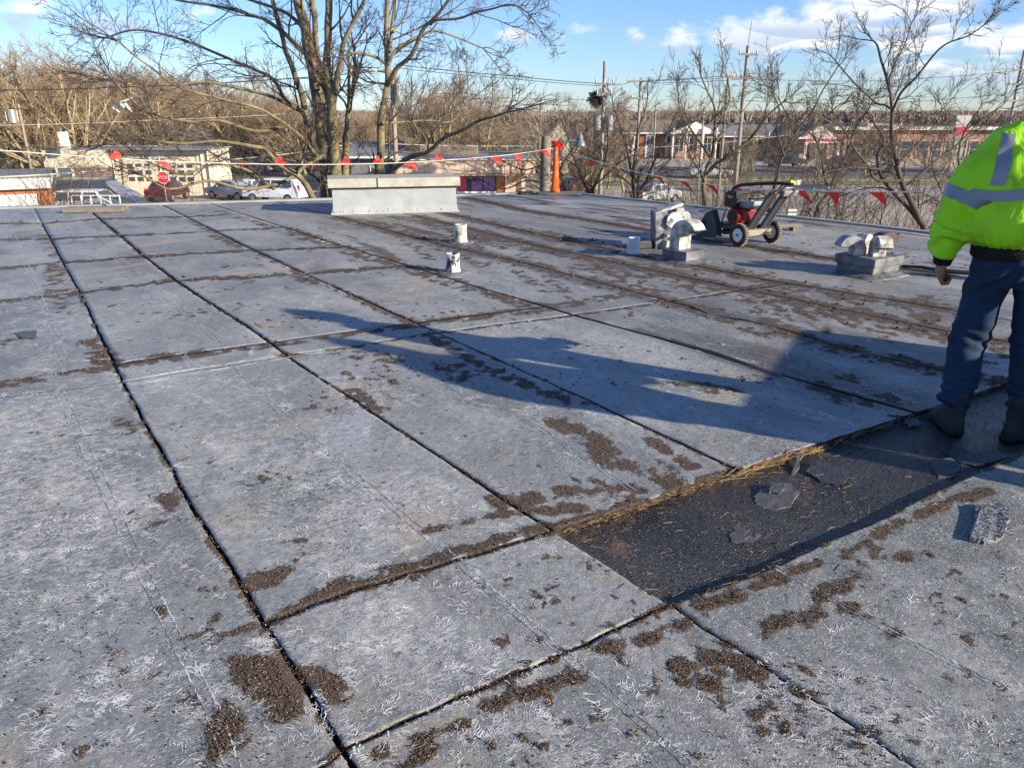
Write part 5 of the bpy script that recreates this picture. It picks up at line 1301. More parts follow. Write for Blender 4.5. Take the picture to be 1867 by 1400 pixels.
trees_r = [
 ([([(1684,440),(1674,400),(1660,372),(1646,343),(1638,310),(1634,286),(1626,243),(1626,200),(1620,143),(1609,109),(1600,85),(1592,75)], 13, 2.5, 0, .3, 1),
   ([(1626,200),(1613,192),(1600,189),(1571,163),(1546,137),(1523,111)], 4, 2, 0, .6, 0),
   ([(1626,205),(1643,171),(1671,143),(1700,103),(1729,80),(1766,66),(1794,46)], 5, 1.6, 0, -1, 0),
   ([(1622,155),(1637,105),(1655,60),(1668,32)], 3, 1.5, .1, .5, 0),
   ([(1640,330),(1600,328),(1583,300),(1555,272),(1537,235),(1520,215)], 6, 2, 0, -.6, 0),
   ([(1612,310),(1570,306),(1530,309),(1495,328),(1475,345)], 4, 2, -.2, -.8, 0),
   ([(1637,300),(1665,270),(1690,245),(1705,225),(1718,195)], 5, 2, 0, .7, 0),
   ([(1690,440),(1670,395),(1637,360),(1608,325),(1600,290),(1612,255),(1590,220)], 10, 2.5, .3, .8, 1),
   ([(1650,340),(1700,300),(1740,270),(1790,220),(1830,190)], 5, 2, .2, .6, 0)], 13.2, 'bare tree with a twisting dark trunk close to the roof edge, left of the worker', 21, .9),
 ([([(1478,430),(1486,400),(1497,372),(1509,357),(1528,314),(1545,280),(1560,235),(1588,190)], 9, 2.5, 0, .5, 1),
   ([(1512,350),(1500,300),(1480,250),(1440,215),(1420,180)], 4, 2, 0, -.4, 0), ([(1528,314),(1560,300),(1600,262),(1640,235)], 4, 2, 0, .4, 0)], 14.2, 'slim bare sapling leaning right, standing between the saw and the twisting tree', 22, 1.1),
 ([([(1400,395),(1410,350),(1417,325),(1430,285),(1450,245),(1478,205),(1510,150),(1535,115)], 7, 2, 0, .8, 1), ([(1430,285),(1415,240),(1422,200),(1405,160)], 4, 2, 0, -.3, 0), ([(1450,245),(1490,230),(1530,190),(1560,185)], 3, 1.6, 0, .3, 0)], 17., 'thin bare tree leaning right, rising behind the saw handles', 23, 1.2),
 ([([(1285,400),(1285,368),(1283,329),(1292,300),(1300,280),(1305,214),(1291,171),(1277,137)], 11, 2.5, 0, .3, 1),
   ([(1285,332),(1270,305),(1260,286),(1251,246),(1262,225)], 6, 2, 0, -.5, 0), ([(1288,320),(1305,300),(1320,291),(1363,257),(1401,211),(1430,185)], 8, 2.5, 0, -.8, 0),
   ([(1305,225),(1330,190),(1330,150),(1322,125)], 4, 1.6, 0, .4, 0), ([(1300,265),(1345,215),(1385,165)], 4, 1.6, .2, 1.2, 0), ([(1295,290),(1260,240),(1240,200),(1235,165)], 4, 1.6, 0, .6, 0)], 18.5, 'bare forked tree with a thick base, standing straight behind the saw engine', 24, 1.0),
 ([([(1158,400),(1157,365),(1153,320),(1160,260),(1172,215),(1180,180)], 7, 1.6, 0, .3, 1), ([(1156,355),(1148,310),(1140,270),(1128,225),(1118,190)], 5, 1.6, 0, -.2, 1), ([(1160,370),(1180,330),(1200,280),(1222,232),(1238,195)], 5, 1.6, .2, .6, 1), ([(1154,340),(1115,310),(1095,300)], 3, 1.5, 0, -.5, 0), ([(1160,350),(1195,320),(1240,270)], 3, 1.5, 0, .5, 0)], 19., 'upright bare tree with several thin stems, beyond the roof edge right of the cone', 25, 1.25),
 ([([(1076,385),(1072,350),(1060,325),(1050,300),(1043,275),(1030,235)], 8, 2, 0, .3, 1), ([(1075,370),(1090,330),(1105,290),(1110,250),(1100,200)], 6, 1.8, .2, .4, 1), ([(1070,352),(1100,325),(1125,300),(1150,285)], 3, 1.6, 0, -.4, 0)], 20., 'low bare tree with a crooked base just right of the cone', 26, 1.1),
 ([([(1040,380),(1032,350),(1020,315),(1028,295),(1045,270)], 5, 1.8, 0, .3, 1), ([(1028,320),(1000,300),(960,310),(930,300),(880,270),(860,262)], 3.5, 1.6, 0, -.5, 0), ([(1000,352),(960,330),(920,345),(880,330)], 3, 1.5, 0, .4, 1)], 20., 'small drooping bare tree spreading left from behind the wooden stub pole', 27, 1.0),
 ([([(1742,440),(1735,380),(1750,330),(1745,280),(1765,230),(1790,190)], 6, 1.8, 0, .3, 1), ([(1738,400),(1715,350),(1700,300),(1712,250)], 4, 1.5, 0, .3, 1), ([(1745,330),(1790,280),(1830,230),(1867,200)], 4, 1.5, 0, .3, 0), ([(1740,395),(1780,345),(1820,300)], 4, 1.5, 0, .3, 0)], 15., 'bare tree partly hidden behind the worker', 28, 1.1),
]
for limbs, Y, lab, sd, dn in trees_r:
    measured_tree('bare_tree', limbs, Y, lab, 'tree', cfg_s, M['bark_dark'] if sd != 24 else M['bark'], M['twig_grey'], dn, seed=sd)

# thickets of brush along the roof edge
cfg_b = dict(n=[5,4,3], ch=[5,4], ang=(15,50), len=(.45,.7), up=.25, wig=.22, rmin=.0038, taper=.4, max=2)
def brush(name, px0, px1, Y, h, n, label, sd, ztop=None):
    rnd = random.Random(sd); a = wp(px0, 400, Y); b_ = wp(px1, 400, Y); segs = {i: [] for i in range(4)}
    base = Vector(((a.x+b_.x)/2, Y, GZ)); t = empty(name, base, label, 'shrub')
    for k in range(n):
        x = rnd.uniform(a.x, b_.x)-base.x; y = rnd.uniform(-1.2, 1.2); hh = h*rnd.uniform(.55, 1.05)
        p0 = Vector((x, y, 0)); d = Vector((rnd.gauss(0,.12), rnd.gauss(0,.12), 1)).normalized()
        grow(segs, p0, d, hh, rnd.uniform(.010,.022), 0, 2, rnd, cfg_b)
    fast_tubes(segs[0], 5, 'stems', M['bark_dark'], t)['kind'] = 'stuff'; fast_tubes(segs[1]+segs[2], 3, 'twigs', M['twig'], t)['kind'] = 'stuff'
    return t
brush('thicket', 1180, 1275, 19.5, 5.0, 60, 'dense brown brush thicket left of the thick based forked tree', 31)
brush('thicket', 1270, 1400, 19.0, 5.0, 60, 'dense brown brush thicket behind the saw', 32)
brush('thicket', 1040, 1180, 21.5, 4.2, 34, 'open brush beyond the roof edge between the cone and the thicket', 33)
brush('thicket', 1400, 1560, 17.5, 5.6, 60, 'thin brush behind the saw handles', 34)
brush('thicket', 1560, 1760, 15.5, 5.2, 60, 'thin brush at the foot of the twisting tree', 35)
brush('thicket', 860, 1000, 22.5, 3.5, 12, 'sparse twigs in front of the peach shopfront', 36)
brush('shrub', 96, 134, 36.0, 5.0, 34, 'tall pale bare shrub beside the orange brick garage', 37)
brush('thicket', 395, 560, 30.0, 3.9, 16, 'tangle of brush in front of the white parked cars', 38)
brush('thicket', 560, 720, 28.0, 4.6, 36, 'tangle of brush around the foot of the many stemmed tree', 39)
brush('shrub', 225, 345, 33.0, 3.2, 14, 'sparse bush in front of the cream garage doors', 40)

# woods behind: individual trees sharing a few crowns
def proto(h, sd, ch=(7,7,6), rm=.0125, wid=1.):
    rnd = random.Random(sd); segs = {i: [] for i in range(5)}
    c = dict(n=[7,6,4,3], ch=[15,8,6], ang=(22,52), len=(.42,.66), up=.22, wig=.12, rmin=rm, taper=.35, max=3)
    d = Vector((rnd.gauss(0,.05), rnd.gauss(0,.05), 1)).normalized()
    nst = rnd.choice((1,1,2,3)); 
    for k in range(nst):
        dd = Vector((rnd.gauss(0,.16)*nst*.6, rnd.gauss(0,.16)*nst*.6, 1)).normalized(); grow(segs, Vector((0,0,0)), dd, h*rnd.uniform(.72,.8), h*.016, 0, 3, rnd, c)
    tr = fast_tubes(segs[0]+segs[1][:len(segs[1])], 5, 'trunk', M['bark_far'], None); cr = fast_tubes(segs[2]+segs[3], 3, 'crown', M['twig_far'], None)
    for o in (tr, cr): C.objects.unlink(o)
    return tr.data, cr.data
PRO = [proto(13, 50+i) for i in range(6)]
GREY = [(a, b_.copy()) for a, b_ in PRO[:4]]
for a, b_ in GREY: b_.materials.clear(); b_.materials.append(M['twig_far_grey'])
def wood_tree(px, Y, top_px, kind, label, group, grey=False, name='bare_tree', wid=1.):
    b_ = wp(px, 300, Y); topz = wp(px, top_px, Y).z; s = (topz-GZ)/13.*1.04
    a, c_ = (GREY if grey else PRO)[kind % (4 if grey else 6)]
    t = empty(name, (b_.x, Y, GZ), label, 'tree', group, rz=random.uniform(0, 6.28)); t.scale = (s*wid*random.uniform(.9,1.15), s*wid*random.uniform(.9,1.15), s)
    link('trunk', a, t); link('crown', c_, t); return t
random.seed(21)
lw = 'bare brown tree in the wood behind the garages on the left'; gw = 'trees of the wood on the left'
for i in range(58):
    px = -90 + i*11.6 + random.uniform(-10,10); Y = random.uniform(84, 120)
    env = np.interp(px, [-80,0,60,130,200,300,400,470,560,600], [95,100,80,85,105,120,115,125,165,185])
    wood_tree(px, Y, env + random.uniform(-6, 40), i, lw, gw, wid=1.15)
wood_tree(90, 70, 62, 2, 'taller pale trunked tree standing out in the middle of the left wood', None); wood_tree(150, 72, 60, 4, 'tall pale tree right of the pale trunked one in the left wood', None)
wood_tree(20, 72, 78, 1, 'tall bare tree by the transformer pole at the far left', None)
gm = 'trees behind the peach shopfront'; lm = 'bare tree in the row behind the peach shopfront and grey roofs'
for i in range(22):
    px = 560 + i*19 + random.uniform(-8,8); Y = random.uniform(74, 110)
    env = np.interp(px, [560,640,700,760,830,900,940,980], [190,185,180,140,135,170,215,215]); wood_tree(px, Y, env+random.uniform(0,25), i+2, lm, gm, grey=False)
wood_tree(785, 66, 118, 3, 'rounded bare tree directly right of the forking trunk, over the shopfront', None); wood_tree(868, 66, 146, 5, 'broad bare tree over the right end of the shopfront roof', None)
gr = 'trees beyond the roof edge right of the cone'; lr = 'bare tree between the cone and the brick motel'
for i, (px, Y, tp) in enumerate([(985,60,190),(1020,52,152),(1050,58,160),(1085,62,158),(1110,70,172),(1140,66,178),(930,70,205),(960,80,212)]): wood_tree(px, Y, tp+random.uniform(0,8), i, lr, gr, grey=True)
for i, (px, Y, tp) in enumerate([(1330,95,222),(1375,90,215),(1420,92,212),(1470,88,218),(1530,90,214),(1580,86,216),(1625,92,210),(1690,90,208),(1745,88,204),(1810,90,200),(1345,66,262),(1500,64,250),(1700,62,250)]): wood_tree(px, Y, tp, i+1, 'bare tree standing in front of the plaza shops', 'trees in front of the plaza shops', grey=True)
wood_tree(1240, 150, 166, 1, 'large dark bare oak behind the brick motel roof', None, grey=True, wid=1.3); wood_tree(1210, 150, 190, 2, 'smaller bare tree left of the large oak behind the motel', None, grey=True, wid=1.3)
# far-off wooded horizon: one mass of small crowns
def belt():
    rnd = np.random.default_rng(5); segs = []
    for k in range(4200):
        Y = rnd.uniform(170, 600) if k < 2600 else rnd.uniform(600, 1400); x = rnd.uniform(-1.0, 1.0)*Y*.85; h = 5.6+.0062*Y*rnd.uniform(.55, 1.25)
        b_ = np.array([x, Y, GZ+1.0])
        for j in range(11):
            a = rnd.uniform(0, 6.28); e_ = rnd.uniform(.15, 1.5); l = h*.5*rnd.uniform(.75, 1.)
            p0 = b_ + np.array([0, 0, h*.38]); p1 = p0 + np.array([math.cos(a)*math.cos(e_)*l*1.1, math.sin(a)*math.cos(e_)*l, math.sin(e_)*l]); r_ = h*.05
            mid = (p0+p1)/2; segs.append((*p0, *mid, r_*.5, r_)); segs.append((*mid, *p1, r_, r_*.2))
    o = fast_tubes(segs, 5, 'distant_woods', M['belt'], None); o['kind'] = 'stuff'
    for p_ in o.data.polygons: pass
belt()

# ------------------------------------------------------------ buildings
def bpart(c, d, name, m_, parent, bevel=0., rot=None):
    m = MB(); m.box(c, d, rot); return m.build(name, m_, parent, bevel=bevel)
def window(parent, c, w, h, m_glass=None, m_frame=None, mull=0, trans=0, fr=.07, name='window'):
    m_glass = m_glass or M['glass_dark']; m_frame = m_frame or M['white_wall']; x, y, z = c; m = MB()
    m.box((x, y, z+h/2+fr/2), (w+2*fr, .10, fr)); m.box((x, y, z-h/2-fr/2), (w+2*fr, .12, fr)); m.box((x-w/2-fr/2, y, z), (fr, .10, h)); m.box((x+w/2+fr/2, y, z), (fr, .10, h))
    for k in range(1, mull+1): m.box((x-w/2+w*k/(mull+1), y-.003, z), (.05, .08, h))
    for k in range(1, trans+1): m.box((x, y-.006, z-h/2+h*k/(trans+1)), (w, .07, .05))
    o = m.build(name, m_frame, parent); m = MB(); m.box((x, y+.02, z), (w, .03, h)); m.build('pane', m_glass, o); return o
# cream garage building with two sectional doors
Yg = 64.
xl, xr, xm = wp(93,300,Yg).x, wp(388,300,Yg).x, wp(207,300,Yg).x; zt = wp(200,273,Yg).z
g = empty('garage_building', ((xl+xr)/2, Yg, GZ), 'long cream garage building with two panelled doors, behind the parked cars', 'building')
cx = (xl+xr)/2
bpart(((xm+xr)/2-cx, 2, (zt-GZ)/2), (xr-xm, 4, zt-GZ), 'wall', M['cream'], g); bpart(((xl+xm)/2-cx-.05, 4.6, (zt-GZ)/2), (xm-xl-.1, 8, zt-GZ), 'wall', M['cream'], g)
zb = wp(150,304,Yg).z; bpart(((xl+xm)/2-cx, -.3, (zt+zb)/2-GZ), (xm-xl-.2, 1.6, zt-zb), 'fascia', M['cream'], g)
zs = wp(150,322,Yg).z; m = MB(); a, b_ = xl-cx+.2, xm-cx-.15
m.add([(a,-1.1,zb-GZ),(b_,-1.1,zb-GZ),(b_,-1.9,zs-GZ),(a,-1.9,zs-GZ),(a,.4,zb-GZ),(b_,.4,zb-GZ),(b_,.4,zs-GZ),(a,.4,zs-GZ)], [(0,1,2,3),(4,7,6,5),(0,4,5,1),(3,2,6,7),(0,3,7,4),(1,5,6,2)]); m.build('shingle_canopy', M['shingle'], g)
xw = wp(140,310,Yg).x-cx; window(g, (xw, -1.75, (zb+zs)/2-GZ-.02), 1.1, .8, M['glass_blue'], M['white_wall'], 0, 0, .14)
for k in range(4):
    bpart((a+.6+k*(b_-a-1.2)/3, -1.2, (zs-GZ)/2), (.16,.16,zs-GZ), 'post', M['beige'], g)
for i, (p0, p1) in enumerate(((224,288),(301,366))):
    x0, x1 = wp(p0,320,Yg-.1).x-cx, wp(p1,320,Yg-.1).x-cx; H = 3.1; w = x1-x0
    d = bpart(((x0+x1)/2, -.06, H/2), (w, .10, H), 'garage_door', mat('door_cream%d' % i, (.64,.58,.42), .7, (.55,.5,.37), 1), g)
    for r_ in range(6):
        for c_ in range(4):
            cxp = x0+w*(c_+.5)/4; czp = H*(r_+.5)/6
            if 2 <= r_ <= 4 and c_ < 3 + (i == 1)*0: bpart((cxp+ (w/8 if i == 0 else w/10), -.125, czp), (w/4*.66, .02, H/6*.62), 'pane', M['glass_dark'], d)
            else: bpart((cxp+(w/8 if c_ < 3 else w/12), -.118, czp), (w/4*(.6 if c_ < 3 else .3), .014, H/6*.62), 'door_panel', M['cream'], d)
for xx in (wp(297,330,Yg).x-cx, wp(373,330,Yg).x-cx, wp(385,330,Yg).x-cx, wp(213,330,Yg).x-cx): m = MB(); m.tube([(xx,-.12,0),(xx,-.12,zt-GZ)], .06, 6); m.build('downpipe', M['white_wall'], g)
x0 = wp(276,290,Yg).x-cx; bpart((x0,-.08,wp(276,283,Yg).z-GZ), (2.2,.08,.55), 'wall_sign', M['white_wall'], g)
m = MB()
for k in range(9): m.box((x0-.85+.21*k,-.13,wp(276,283,Yg).z-GZ+(.05 if k % 3 else -.02)), (.12,.012,.10))
m.build('lettering', M['grey_metal'], g)
bpart((0,1.8,zt-GZ+.05), (xr-xl+.2, 5.4, .1), 'roof', M['roof_grey'], g)
# white vent board on its roof, roof clutter
p = wp(120,272,62.); o = bpart((0,0,.62), (.62,.3,1.28), 'chimney', M['white_wall'], None, rot=(0,R(-3),0)); o.location = p; tag(o, 'upright white chimney box on the cream garage roof', 'chimney')
# orange brick garage, left edge
Yb = 38.; x1 = wp(92,350,Yb).x; zt = wp(50,322,Yb).z; zw = wp(50,341,Yb).z
g = empty('brick_garage', (x1-4, Yb, GZ), 'small orange brick garage with white fascia and a white door, at the left edge', 'building'); H = zt-GZ
xd0, xd1 = wp(-60,360,Yb).x-(x1-4), wp(73,360,Yb).x-(x1-4); zd = wp(40,352,Yb).z-GZ
bpart(((xd1+4)/2,3,(H-.5)/2), (4-xd1,6,H-.5), 'wall', M['brick_orange'], g); bpart(((xd0+xd1)/2,3.02,(zd+H-.5)/2), (xd1-xd0,5.96,(H-.5)-zd), 'wall', M['brick_orange'], g)
bpart((xd0-1.5,3,(H-.5)/2), (3,6,H-.5), 'wall', M['brick_orange'], g)
bpart((-1.0,2.9,H-.27), (10.2,6.4,.50), 'fascia', M['white_wall'], g); bpart((-1.0,2.9,H+.02), (10.3,6.5,.06), 'roof', M['roof_grey'], g)
dr = bpart(((xd0+xd1)/2,.12,zd/2), (xd1-xd0-.1,.08,zd), 'garage_door', M['white_wall'], g)
for k in range(5): bpart(((xd0+xd1)/2,.07,zd*(k+.5)/5), (xd1-xd0-.25,.02,zd/5*.9), 'door_panel', M['white_wall'], dr)
g.rotation_euler.z = R(29); g.location = Vector((x1, Yb, GZ)) - Matrix.Rotation(R(29), 3, 'Z') @ Vector((4, 0, 0))
# peach shopfront
Yp = 54.; x0, x1 = wp(724,300,Yp).x, wp(975,300,Yp).x; zt = wp(850,290,Yp).z; zf = wp(850,318,Yp).z
cx = (x0+x1)/2; g = empty('shop_building', (cx, Yp, GZ), 'low shop with long peach fascia and pink and purple curtained windows, behind the curb', 'building'); W_ = x1-x0
bpart((0,6,(zf-GZ)/2), (W_-1.2,11,zf-GZ), 'wall', M['peach'], g); bpart((0,5,(zt+zf)/2-GZ), (W_,12.6,zt-zf), 'fascia', M['peach'], g)
bpart((0,-1.34,zf-GZ+.12), (W_,.06,.05), 'trim', M['roof_brown'], g); bpart((0,-1.33,zt-GZ+.03), (W_+.1,.2,.07), 'coping', M['white_wall'], g); bpart((0,5,zt-GZ+.02), (W_-.3,12,.05), 'roof', M['roof_grey'], g)
for a in range(7): bpart((-W_/2+W_*(a+.5)/7.0,-1.312,(zt+zf)/2-GZ), (.035,.02,zt-zf-.1), 'fascia_joint', M['beige'], g)
zwt, zwb = wp(860,323,Yp).z-GZ, wp(860,349,Yp).z-GZ
for (a, b_, mm_) in ((836,856,'pink'),(859,879,'purple'),(882,902,'purple')):
    xa, xb = wp(a,330,Yp).x-cx, wp(b_,330,Yp).x-cx
    o = window(g, ((xa+xb)/2, .42, (zwt+zwb)/2), xb-xa, zwt-zwb, M['glass_dark'], M['dark_frame'], 0, 0, .06)
    m = MB(); n = 9
    for k in range(n):
        xx = xa+(xb-xa)*(k+.5)/n
        if mm_ == 'pink' and k > 5: continue
        m.box((xx, .405+.02*(k%2), (zwt+zwb)/2), ((xb-xa)/n*.97, .03, (zwt-zwb)*.98))
    m.build('curtain', M[mm_], o)
xa, xb = wp(812,330,Yp).x-cx, wp(905,330,Yp).x-cx
bpart(((xa+xb)/2,.38,zwt+.12), (xb-xa,.14,.10), 'green_trim', M['green_trim'], g); bpart(((xa+xb)/2+.4,.4,zwb-.1), (xb-xa-.8,.16,.12), 'sill', M['white_wall'], g)
xa, xb = wp(905,330,Yp).x-cx, wp(921,330,Yp).x-cx; bpart(((xa+xb)/2,.42,zf/2-GZ/2-.02), (xb-xa,.2,zf-GZ-.04), 'brick_pier', M['brick_orange'], g)
for a in (923, 955): xx = wp(a,330,Yp).x-cx; bpart((xx,.3,(zf-GZ)/2-.01), (.14,.14,zf-GZ-.02), 'post', M['white_wall'], g)
m = MB(); m.box((wp(744,297,Yp-1.4).x-cx,-1.335,wp(744,298,Yp-1.4).z-GZ), (.55,.02,.14)); m.box((wp(749,305,Yp-1.4).x-cx,-1.335,wp(749,305,Yp-1.4).z-GZ), (.18,.02,.22)); m.build('red_mark', M['sign_red'], g)
# rooftop box on the shop
o = bpart((0,0,.5), (4.2,2.,1.0), 'rooftop_unit', M['roof_brown'], None); o.location = wp(820,289,60.); tag(o, 'dark box unit on the peach shop roof', 'rooftop unit')
# grey roofed house behind the stems
def house(name, px0, px1, Y, eave_px, ridge_px, dep, mw, mr, label, windows=(), gable=None, along=True, group=None):
    x0, x1 = wp(px0,300,Y).x, wp(px1,300,Y).x; ze = wp((px0+px1)/2, eave_px, Y).z-GZ; zr = wp((px0+px1)/2, ridge_px, Y).z-GZ; cx = (x0+x1)/2; W_ = x1-x0
    g = empty(name, (cx, Y, GZ), label, 'building', group); bpart((0,dep/2,ze/2), (W_,dep,ze), 'wall', mw, g); m = MB(); o = .5
    if along: m.add([(-W_/2-o,-o,ze-.1),(W_/2+o,-o,ze-.1),(W_/2+o,dep+o,ze-.1),(-W_/2-o,dep+o,ze-.1),(-W_/2-o,dep/2,zr),(W_/2+o,dep/2,zr)], [(0,1,5,4),(2,3,4,5),(0,4,3),(1,2,5),(0,3,2,1)])
    else: m.add([(-W_/2-o,-o,ze-.1),(W_/2+o,-o,ze-.1),(W_/2+o,dep+o,ze-.1),(-W_/2-o,dep+o,ze-.1),(0,-o,zr),(0,dep+o,zr)], [(0,4,5,3),(1,2,5,4),(0,1,4),(2,3,5),(0,3,2,1)])
    m.build('roof', mr, g)
    if not along: m = MB(); m.add([(-W_/2,-.52,ze-.1),(W_/2,-.52,ze-.1),(0,-.52,zr-.12),(-W_/2,-.60,ze-.1),(W_/2,-.60,ze-.1),(0,-.60,zr-.12)], [(0,2,1),(3,4,5),(0,1,4,3),(1,2,5,4),(2,0,3,5)]); m.build('gable', gable or M['white_wall'], g)
    bpart((0,-o-.03,ze-.16), (W_+2*o,.06,.16), 'gutter', M['white_wall'], g)
    for (wx, wz, w, h) in windows: window(g, (W_*wx, -.03, ze*wz), w, h, mull=1, trans=1)
    return g
house('house', 640, 800, 66., 283, 262, 9, M['roof_grey'], M['roof_grey'], 'grey roofed house half hidden behind the forking trunk', ((.2,.5,1.1,1.1),(-.2,.5,1.1,1.1)))
house('house', 330, 480, 92., 262, 236, 9, M['beige'], M['roof_grey'], 'house with grey roof glimpsed through the branches over the white cars', ((.1,.6,1.2,1.2),))
house('house', 268, 345, 110., 232, 214, 9, M['brick_orange'], M['roof_brown'], 'brick house glimpsed above the cream garage roof', ((.2,.6,1.2,1.2),))
g = house('house', 995, 1037, 88., 252, 226, 12, M['cream'], M['roof_brown'], 'cream gabled house behind the wooden stub pole', ((.0,.55,1.0,1.0),), M['cream'], along=False)
o = bpart((0,0,.9), (.7,.7,1.8), 'chimney', M['brick_orange'], None); o.location = wp(467,262,90.); tag(o, 'slim brick chimney above the branches over the white cars', 'chimney')
# brick motel with two white gables
g = house('motel', 1096, 1235, 120., 241, 221, 12, M['brick_red'], M['roof_brown'], 'long red brick motel with brown roof and pale window bays', ())
for k, u in enumerate((-.40,-.13,.12,.38)):
    bpart((u*11.5,-.06,1.9), (1.3,.1,3.4), 'bay_panel', M['white_wall'], g); window(g, (u*11.5,-.16,2.6), .9, 1.1, mull=1)
g = house('motel_entrance', 1222, 1300, 118., 241, 221, 12, M['brick_pale'], M['roof_brown'], 'motel entrance block with a broad white gable', (), M['white_wall'], along=False)
for u in (-.46, -.18, .18, .46): bpart((u*6.8,-.9,2.2), (.2,.2,4.4), 'post', M['white_wall'], g)
for u in (-.3, 0, .3): window(g, (u*6.8,-.06,2.0), 1.2, 2.0, mull=1)
# dark canopy and plaza on the right
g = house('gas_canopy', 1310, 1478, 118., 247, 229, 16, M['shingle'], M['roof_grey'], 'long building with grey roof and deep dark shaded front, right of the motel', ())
for k in range(9): bpart((-6.5+1.65*k,-.3,1.9), (.18,.18,3.8), 'post', M['beige'], g)
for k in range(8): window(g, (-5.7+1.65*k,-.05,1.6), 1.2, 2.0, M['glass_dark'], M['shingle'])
g = house('shop_building', 1455, 1515, 110., 250, 227, 14, M['brick_pale'], M['roof_brown'], 'plaza shop with red and white arched awning', (), M['beige'], along=False)
bpart((0,-1.0,2.9), (4.6,1.8,.4), 'awning', M['awning_red'], g); bpart((0,-1.95,2.65), (4.7,.12,.2), 'trim', M['white_wall'], g)
for u in (-2.2, 2.2): bpart((u,-1.9,1.3), (.3,.3,2.6), 'post', M['white_wall'], g)
window(g, (0,-.05,1.3), 3.0, 2.0, mull=3)
for k, (a, b_, tp, mw, lab, sc) in enumerate(((1515,1575,232,'cream','plaza shop with cream front and green sign','green_trim'),(1575,1640,226,'peach','plaza shop with raised peach parapet','dark_frame'),(1640,1700,232,'beige','plaza shop with beige front left of the white pylon row','awning_red'),(1700,1790,232,'cream','plaza shop with long cream parapet above orange brick','green_trim'),(1790,1900,232,'white_wall','plaza shop with white parapet partly behind the worker','awning_red'))):
    Y = 112.; x0, x1 = wp(a,250,Y).x, wp(b_,250,Y).x; H = wp(a,tp,Y).z-GZ; W_ = x1-x0; g = empty('shop_building', ((x0+x1)/2, Y, GZ), lab, 'building')
    bpart((0,6,2.1), (W_,12,4.2), 'wall', M['brick_pale'], g); bpart((0,5.6,(H+4.2)/2), (W_-.06,12.4,H-4.2), 'parapet', M[mw], g); bpart((0,-.75,4.25), (W_-.1,.2,.12), 'trim', M['white_wall'], g)
    bpart((-.1*W_,-.70,(H+4.2)/2), (W_*.42,.08,(H-4.2)*.55), 'shop_sign', M[sc], g)
    n = max(int(W_/1.6), 2)
    for q in range(n): window(g, (-W_/2+W_*(q+.5)/n,-.04,1.6), W_/n*.7, 2.2, M['glass_dark'], M['beige'], 0, 1)
    bpart((0,6,H+.03), (W_-.2,11.8,.05), 'roof', M['roof_grey'], g)
# distant towers on the skyline
for a, b_, tp, lab in ((922,938,192,'pale blue distant tower block, left of the two on the skyline'),(940,952,196,'grey distant tower block between the others on the skyline'),(955,971,194,'white distant tower block, right one on the skyline')):
    Y = 1500.; x0, x1 = wp(a,200,Y).x, wp(b_,200,Y).x; H = wp(a,tp,Y).z-GZ; g = empty('tower_block', ((x0+x1)/2, Y, GZ), lab, 'building')
    bpart((0,6,H/2), (x1-x0,12,H), 'wall', M['white_wall'] if a > 950 else M['car_silver'], g)
    m = MB()
    for k in range(5): m.box((-(x1-x0)/2+(x1-x0)*(k+.5)/5,-.1,H/2), ((x1-x0)/12,.2,H*.94))
    m.build('window_band', M['glass_dark'], g)

